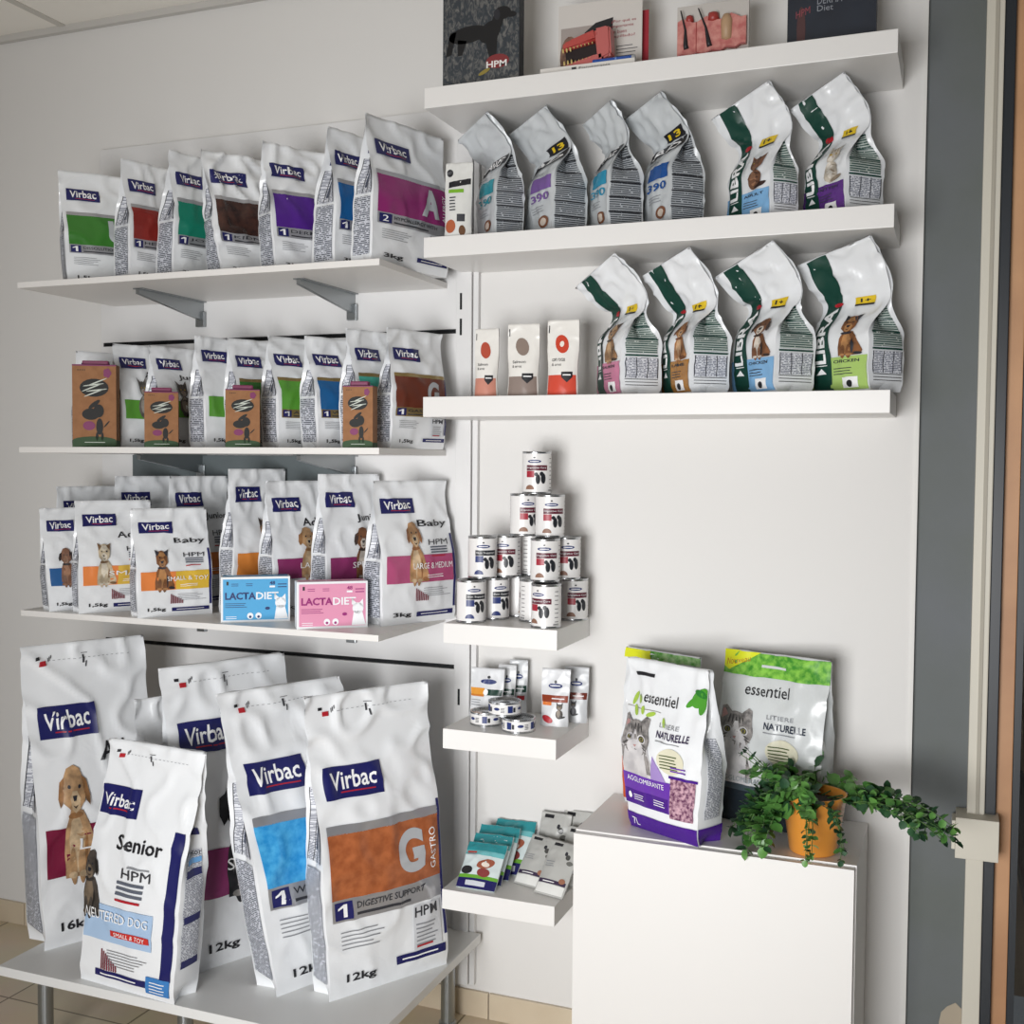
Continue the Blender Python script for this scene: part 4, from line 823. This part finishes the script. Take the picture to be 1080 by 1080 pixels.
# over the front
for i in range(6):
    a=R(rr.uniform(-150,-30)); vine(o(.05*math.cos(a),.05*math.sin(a)),Vector((math.cos(a),math.sin(a),.5)),rr.uniform(.11,.15),.42,7,.022,rr.choice([0,1]))
# left hanging
for i in range(11):
    a=R(rr.uniform(165,225)); vine(o(.04*math.cos(a),.04*math.sin(a)),Vector((math.cos(a),math.sin(a)-.4,.5)),rr.uniform(.11,.165),.30,8,.036,rr.choice([0,1]))
# long shoots to the right
for i in range(12):
    a=R(rr.uniform(-25,14)); vine(o(.04*math.cos(a),.04*math.sin(a)),Vector((math.cos(a),math.sin(a),rr.uniform(.2,.7))),rr.uniform(.17,.285),.10,10,.027,1 if i%3 else 0)
for i in range(3):
    vine(o(-.05,-.01),Vector((-.8,-.2,.9+.2*i)),.14,.05,7,.014,1)
obj('stems',SB,ST,t,smooth=True); fo=link_mesh('foliage',LV[0],LV[1],[LG,LD],LV[2],t,smooth=True)
# ------------------------------------------------------------------ things on the topmost floating shelf
ZT=2.443
p=at(466,92,y=-.20); q=at(547,82,y=-.20); W=q.x-p.x
t=thing('display_board','dark picture board of a black dog standing in grass, leftmost on the topmost shelf','board',((p.x+q.x)/2,-.18,ZT)); D=.03
m,nt,b=base('grass_photo_print'); tc=N(nt,'ShaderNodeTexCoord'); mp=N(nt,'ShaderNodeMapping'); mp.inputs['Scale'].default_value=(1.6,1,.9); mp.inputs['Rotation'].default_value=(0,R(25),0)
n_=N(nt,'ShaderNodeTexNoise'); n_.inputs['Scale'].default_value=55; n_.inputs['Detail'].default_value=6; n_.inputs['Distortion'].default_value=1.6
rp=N(nt,'ShaderNodeValToRGB'); rp.color_ramp.elements[0].position=.46; rp.color_ramp.elements[0].color=srgb('#2e343a'); rp.color_ramp.elements[1].position=.74; rp.color_ramp.elements[1].color=srgb('#74726e')
nt.links.new(tc.outputs['Object'],mp.inputs[0]); nt.links.new(mp.outputs[0],n_.inputs[0]); nt.links.new(n_.outputs['Fac'],rp.inputs[0]); nt.links.new(rp.outputs[0],b.inputs['Base Color']); b.inputs['Roughness'].default_value=.6
GRASS=m; H=.245
obj('board',B(-W/2,W/2,-D/2,D/2,0,H,bev=.001),mat('dark_board','#23272c',.6),t); s=BoxS(W,D,H)
s.prints('dog_photo',[RC(GRASS,.01,.01,.99,.99)],t)
k=mat('black_dog_ink','#08080b',.5)
dgp=[PG(k,ell(.34,.56,.26,.085,4),lay=1),PG(k,ell(.62,.56,.15,.10,25),lay=1.2),PG(k,ell(.72,.66,.07,.12,-20),lay=1.4),PG(k,ell(.78,.73,.11,.065),lay=1.6),PG(k,ell(.89,.705,.07,.03,-5),lay=1.8),PG(k,[(.10,.60),(.18,.60),(.12,.38),(.04,.36)],lay=1),PG(k,[(.55,.50),(.72,.52),(.70,.28),(.62,.28)],lay=1),PG(k,[(.20,.52),(.32,.50),(.26,.36),(.20,.36)],lay=1),PG(mat('dog_ear_ink','#23232a',.5),ell(.71,.72,.04,.055,10),lay=3)]
s.prints('dog_picture',dgp,t)
s.prints('logo',[PG(mat('logo_red','#7c2a2c',.6),ell(.72,.26,.15,.07),lay=3),TX(mat('logo_white','#e8e4e0',.6),'HPM',.58,.20,.84,.265,lay=5,bold=.02),PG(mat('mustard_ink','#8a7a34',.6),ell(.55,.17,.08,.02,20),lay=2)],t)
# leaflet + dental model + pen in a white tray
p=at(589,70,y=-.13); q=at(677,58,y=-.13); W=q.x-p.x
t=thing('leaflet','white dental care leaflet with a brown hand photo, standing behind the red jaw model','leaflet',((p.x+q.x)/2,-.13,ZT)); H=.20
obj('card',B(-W/2,W/2,-.001,.001,0,H),mat('leaflet_paper','#cfcac4',.5),t); s=BoxS(W,.002,H)
hb=mat('hand_photo','#8a6a58',.6,mottle='#5c4034',mscale=40); lr=mat('leaflet_red_ink','#9c3440',.6)
s.prints('hand_photo',[RC(mat('photo_grey','#a09690',.6),.03,.05,.60,.72),PG(hb,ell(.14,.36,.12,.26)),PG(hb,ell(.22,.12,.14,.08,-20),lay=1.3),PG(mat('black_fur_ink','#17171b',.6),[(.28,.46),(.32,.64),(.45,.74),(.66,.78),(.64,.48)],lay=2)],t)
s.prints('lettering',[TX(lr,'¿Por qué es',.64,.70,.93,.74),TX(lr,'importante',.64,.64,.90,.68),TX(lr,'un buen',.64,.58,.82,.62),TX(lr,'cepillado?',.64,.52,.92,.56),*LN(DK,.70,.22,.95,.46,6,fill=.2)],t)
p=at(620,60,y=-.19)
t=thing('jaw_model','red plastic dog jaw model with small yellowish teeth, in front of the leaflet','model',(p.x,-.185,ZT+.016)); t.rotation_euler=(0,R(-7),0)
RP=mat('red_plastic','#b0453f',.35,coat=.3); RP2=mat('pink_plastic','#b8605c',.4)
def hullm(name,pts,m,parent,bev=.004):
    bm=bmesh.new(); [bm.verts.new(p) for p in pts]; r=bmesh.ops.convex_hull(bm,input=bm.verts[:])
    bmesh.ops.bevel(bm,geom=bm.edges[:],offset=bev,segments=2,affect='EDGES'); return obj(name,bm,m,parent,smooth=False)
hullm('lower_jaw',[(-.06,-.02,.0),(.045,-.02,.005),(-.06,-.02,.02),(.045,-.02,.03),(-.06,.02,.0),(.045,.02,.0),(-.06,.02,.02),(.045,.02,.03)],RP2,t)
hullm('upper_jaw',[(-.055,-.018,.055),(.035,-.018,.062),(-.05,-.018,.075),(.03,-.018,.088),(-.055,.018,.05),(.035,.018,.062),(-.05,.018,.075),(.03,.018,.088)],RP,t)
hullm('jaw_back',[(.03,-.02,.01),(.065,-.02,.02),(.03,-.02,.088),(.068,-.02,.088),(.03,.02,.01),(.065,.02,.02),(.03,.02,.088),(.068,.02,.088)],RP2,t)
bm=bmesh.new()
for i in range(9):
    x=-.052+i*.0092; k_=1 if i<3 else .55; lathe(bm,[(0,.018),(.0028*k_,.02),(.0022*k_,.020+.008*k_),(0,.020+.011*k_)],8,c=(x,-.018)); lathe(bm,[(0,.060-.012*k_),(.0022*k_,.060-.009*k_),(.0028*k_,.058),(0,.06)],8,c=(x,-.017))
obj('teeth',bm,mat('tooth','#c9b070',.4),t,smooth=True)
obj('mouth_inside',B(-.05,.032,-.008,.016,.021,.056),mat('dark_mouth','#1c0d0d',.7),t)
p=at(568,78,y=-.235); q=at(668,62,y=-.235)
t=thing('display_tray','low white card tray with small black lettering, along the shelf edge under the leaflet','tray',((p.x+q.x)/2,-.222,ZT)); W=q.x-p.x
s=BoxS(W,.004,.020); obj('front_lip',B(-W/2,W/2,-.002,.002,0,.020,bev=.0005),mat('tray_white','#d8d4ce',.5),t); obj('tray_base',B(-W/2,W/2,.002,.12,0,.003),mat('tray_white'),t)
s.prints('lettering',[TX(DK,'Fisioterapia',.42,.35,.75,.7),RC(DK,.34,.3,.39,.75)],t)
p=at(645,62,y=-.21); t=thing('blue_toothbrush','blue pen-like toothbrush lying in the white tray below the jaw model','toothbrush',(p.x-.0,-.2105,ZT+.024))
bm=bmesh.new(); tube(bm,[Vector((-.045,0,0)),Vector((.050,0,0))],.007,14); obj('handle',bm,mat('blue_plastic','#1f4c9c',.35),t,smooth=False)
bm=bmesh.new(); tube(bm,[Vector((.050,0,0)),Vector((.058,0,0))],.0076,14); obj('cap',bm,mat('silver_cap','#b4b8bc',.3,.7),t)
bm=bmesh.new(); tube(bm,[Vector((.01,0,0)),Vector((.014,0,0))],.0074,14); obj('ring',bm,mat('light_blue_plastic','#6c8cc4',.35),t)
p=at(676,45,y=-.10); t_=obj('red_card',B(p.x-.004,p.x+.022,-.112,-.110,ZT,ZT+.17),mat('red_card_paper','#9c2230',.5)); meta(t_,'plain red card standing upright behind the right edge of the leaflet','card')
# skin model
p=at(716,56,y=-.17); q=at(788,46,y=-.17); W=q.x-p.x
t=thing('skin_model','pink cross-section model of skin with two dark hair roots, on the topmost shelf','model',((p.x+q.x)/2,-.17,ZT)); 
obj('base_card',B(-W/2-.004,W/2+.004,-.004,.004,0,.14,bev=.001),mat('model_card','#bdb8b2',.5),t)
SK=mat('skin_pink','#b0605c',.45,mottle='#c98a80',mscale=60); SK2=mat('skin_red','#9a3430',.4); SK3=mat('skin_tan','#b09070',.5)
bm=bmesh.new(); n=14; top=[.100+.006*math.sin(i*1.3) for i in range(n+1)]; bot=[.022+.012*(i/n)**2+.003*math.sin(i*2) for i in range(n+1)]
for i in range(n):
    x0=-W/2+W*i/n; x1=-W/2+W*(i+1)/n; V=[bm.verts.new(v) for v in((x0,-.018,bot[i]),(x1,-.018,bot[i+1]),(x1,-.018,top[i+1]),(x0,-.018,top[i]),(x0,-.0045,bot[i]),(x1,-.0045,bot[i+1]),(x1,-.0045,top[i+1]),(x0,-.0045,top[i]))]
    for f in((0,1,2,3),(7,6,5,4),(0,4,5,1),(3,2,6,7),(0,3,7,4),(1,5,6,2)): bm.faces.new([V[k] for k in f])
bmesh.ops.remove_doubles(bm,verts=bm.verts[:],dist=1e-5); obj('skin_block',bm,SK,t)
bm=bmesh.new()
for i in range(n): tube(bm,[Vector((-W/2+W*i/n,-.0185,bot[i])),Vector((-W/2+W*(i+1)/n,-.0185,bot[i+1]))],.0015,6)
for x in (-W*.22,): tube(bm,[Vector((x,-.0185,.025)),Vector((x,-.0185,.095))],.0009,6)
obj('blood_vessel',bm,SK2,t)
for x0,x1 in((-W*.40,-W*.36),(-W*.14,-W*.02)):
    bm=bmesh.new(); tube(bm,[Vector((x1-.0,-.020,.036)),Vector((x1-.002,-.020,.045)),Vector(((x0+x1)/2,-.020,.08)),Vector((x0-.008,-.020,.125))],[.006,.0055,.0025,.0015],10); meta(obj('hair_root',bm,mat('hair_black','#1c1c20',.5),t,smooth=True),'dark hair root')
bm=bmesh.new(); lathe(bm,[(0,.045),(.012,.05),(.014,.09),(.008,.104),(0,.106)],16,c=(W*.22,-.0155)); obj('sweat_gland',bm,SK3,t,smooth=True)
bm=bmesh.new(); lathe(bm,[(0,.096),(.010,.10),(.008,.112),(0,.116)],14,c=(-W*.33,-.011)); lathe(bm,[(0,.09),(.014,.096),(.012,.112),(0,.116)],14,c=(W*.02,-.011)); obj('skin_bump',bm,SK2,t,smooth=True)
# right dark sign
p=at(830,44,y=-.17); q=at(924,30,y=-.17); W=q.x-p.x
t=thing('display_board','dark navy board with faint red and white lettering, rightmost on the topmost shelf','board',((p.x+q.x)/2,-.155,ZT))
obj('board',B(-W/2,W/2,-.015,.015,0,.26,bev=.001),mat('navy_board','#161b26',.5,mottle='#1f2734',mscale=8),t); s=BoxS(W,.03,.26)
wi=mat('chalk_ink','#8a8e96',.6)
s.prints('lettering',[TX(mat('sign_red','#8a4048',.6),'HPM',.10,.30,.26,.36,slant=.6),TX(wi,'DERMA',.34,.40,.62,.46),TX(wi,'Diet',.34,.34,.52,.39),TX(mat('sign_white','#d8dade',.6),'S',.72,.46,.79,.52,rot=-90),PG(mat('sign_rust','#4a2c2c',.6),ell(.16,.2,.05,.2)),TX(wi,'DIET',.38,.47,.60,.53)],t)
WIN,FILL,AIR=39,2.2,.09
# ------------------------------------------------------------------ light: a large shop window behind the camera, and an added fill lamp for the ceiling
def area(name,loc,target,sx,sy,power,col,spread=180):
    l=bpy.data.lights.new(name,'AREA'); l.shape='RECTANGLE'; l.size=sx; l.size_y=sy; l.energy=power; l.color=col; l.spread=R(spread)
    o=bpy.data.objects.new(name,l); COL.objects.link(o); o.location=loc; d=Vector(target)-Vector(loc); o.rotation_euler=d.to_track_quat('-Z','Y').to_euler(); return o
area('shop_window_light',(-.85,-3.9,.95),(-.85,0,1.08),1.5,1.4,WIN,(.99,.993,1),92)
area('ceiling_corner_fill',(-2.6,-2.9,.6),(-2.3,-.9,2.86),1.0,1.2,FILL,(1,.975,.94),80)  # added lamp inside the room, aimed up to brighten the ceiling corner
w=bpy.data.worlds.new('room_air'); SC.world=w; w.use_nodes=True; w.node_tree.nodes['Background'].inputs[0].default_value=(.74,.80,.88,1); w.node_tree.nodes['Background'].inputs[1].default_value=AIR
SC.view_settings.view_transform='Standard'; SC.view_settings.look='None'; SC.view_settings.gamma=1; SC.view_settings.exposure=0; SC.view_settings.use_curve_mapping=False
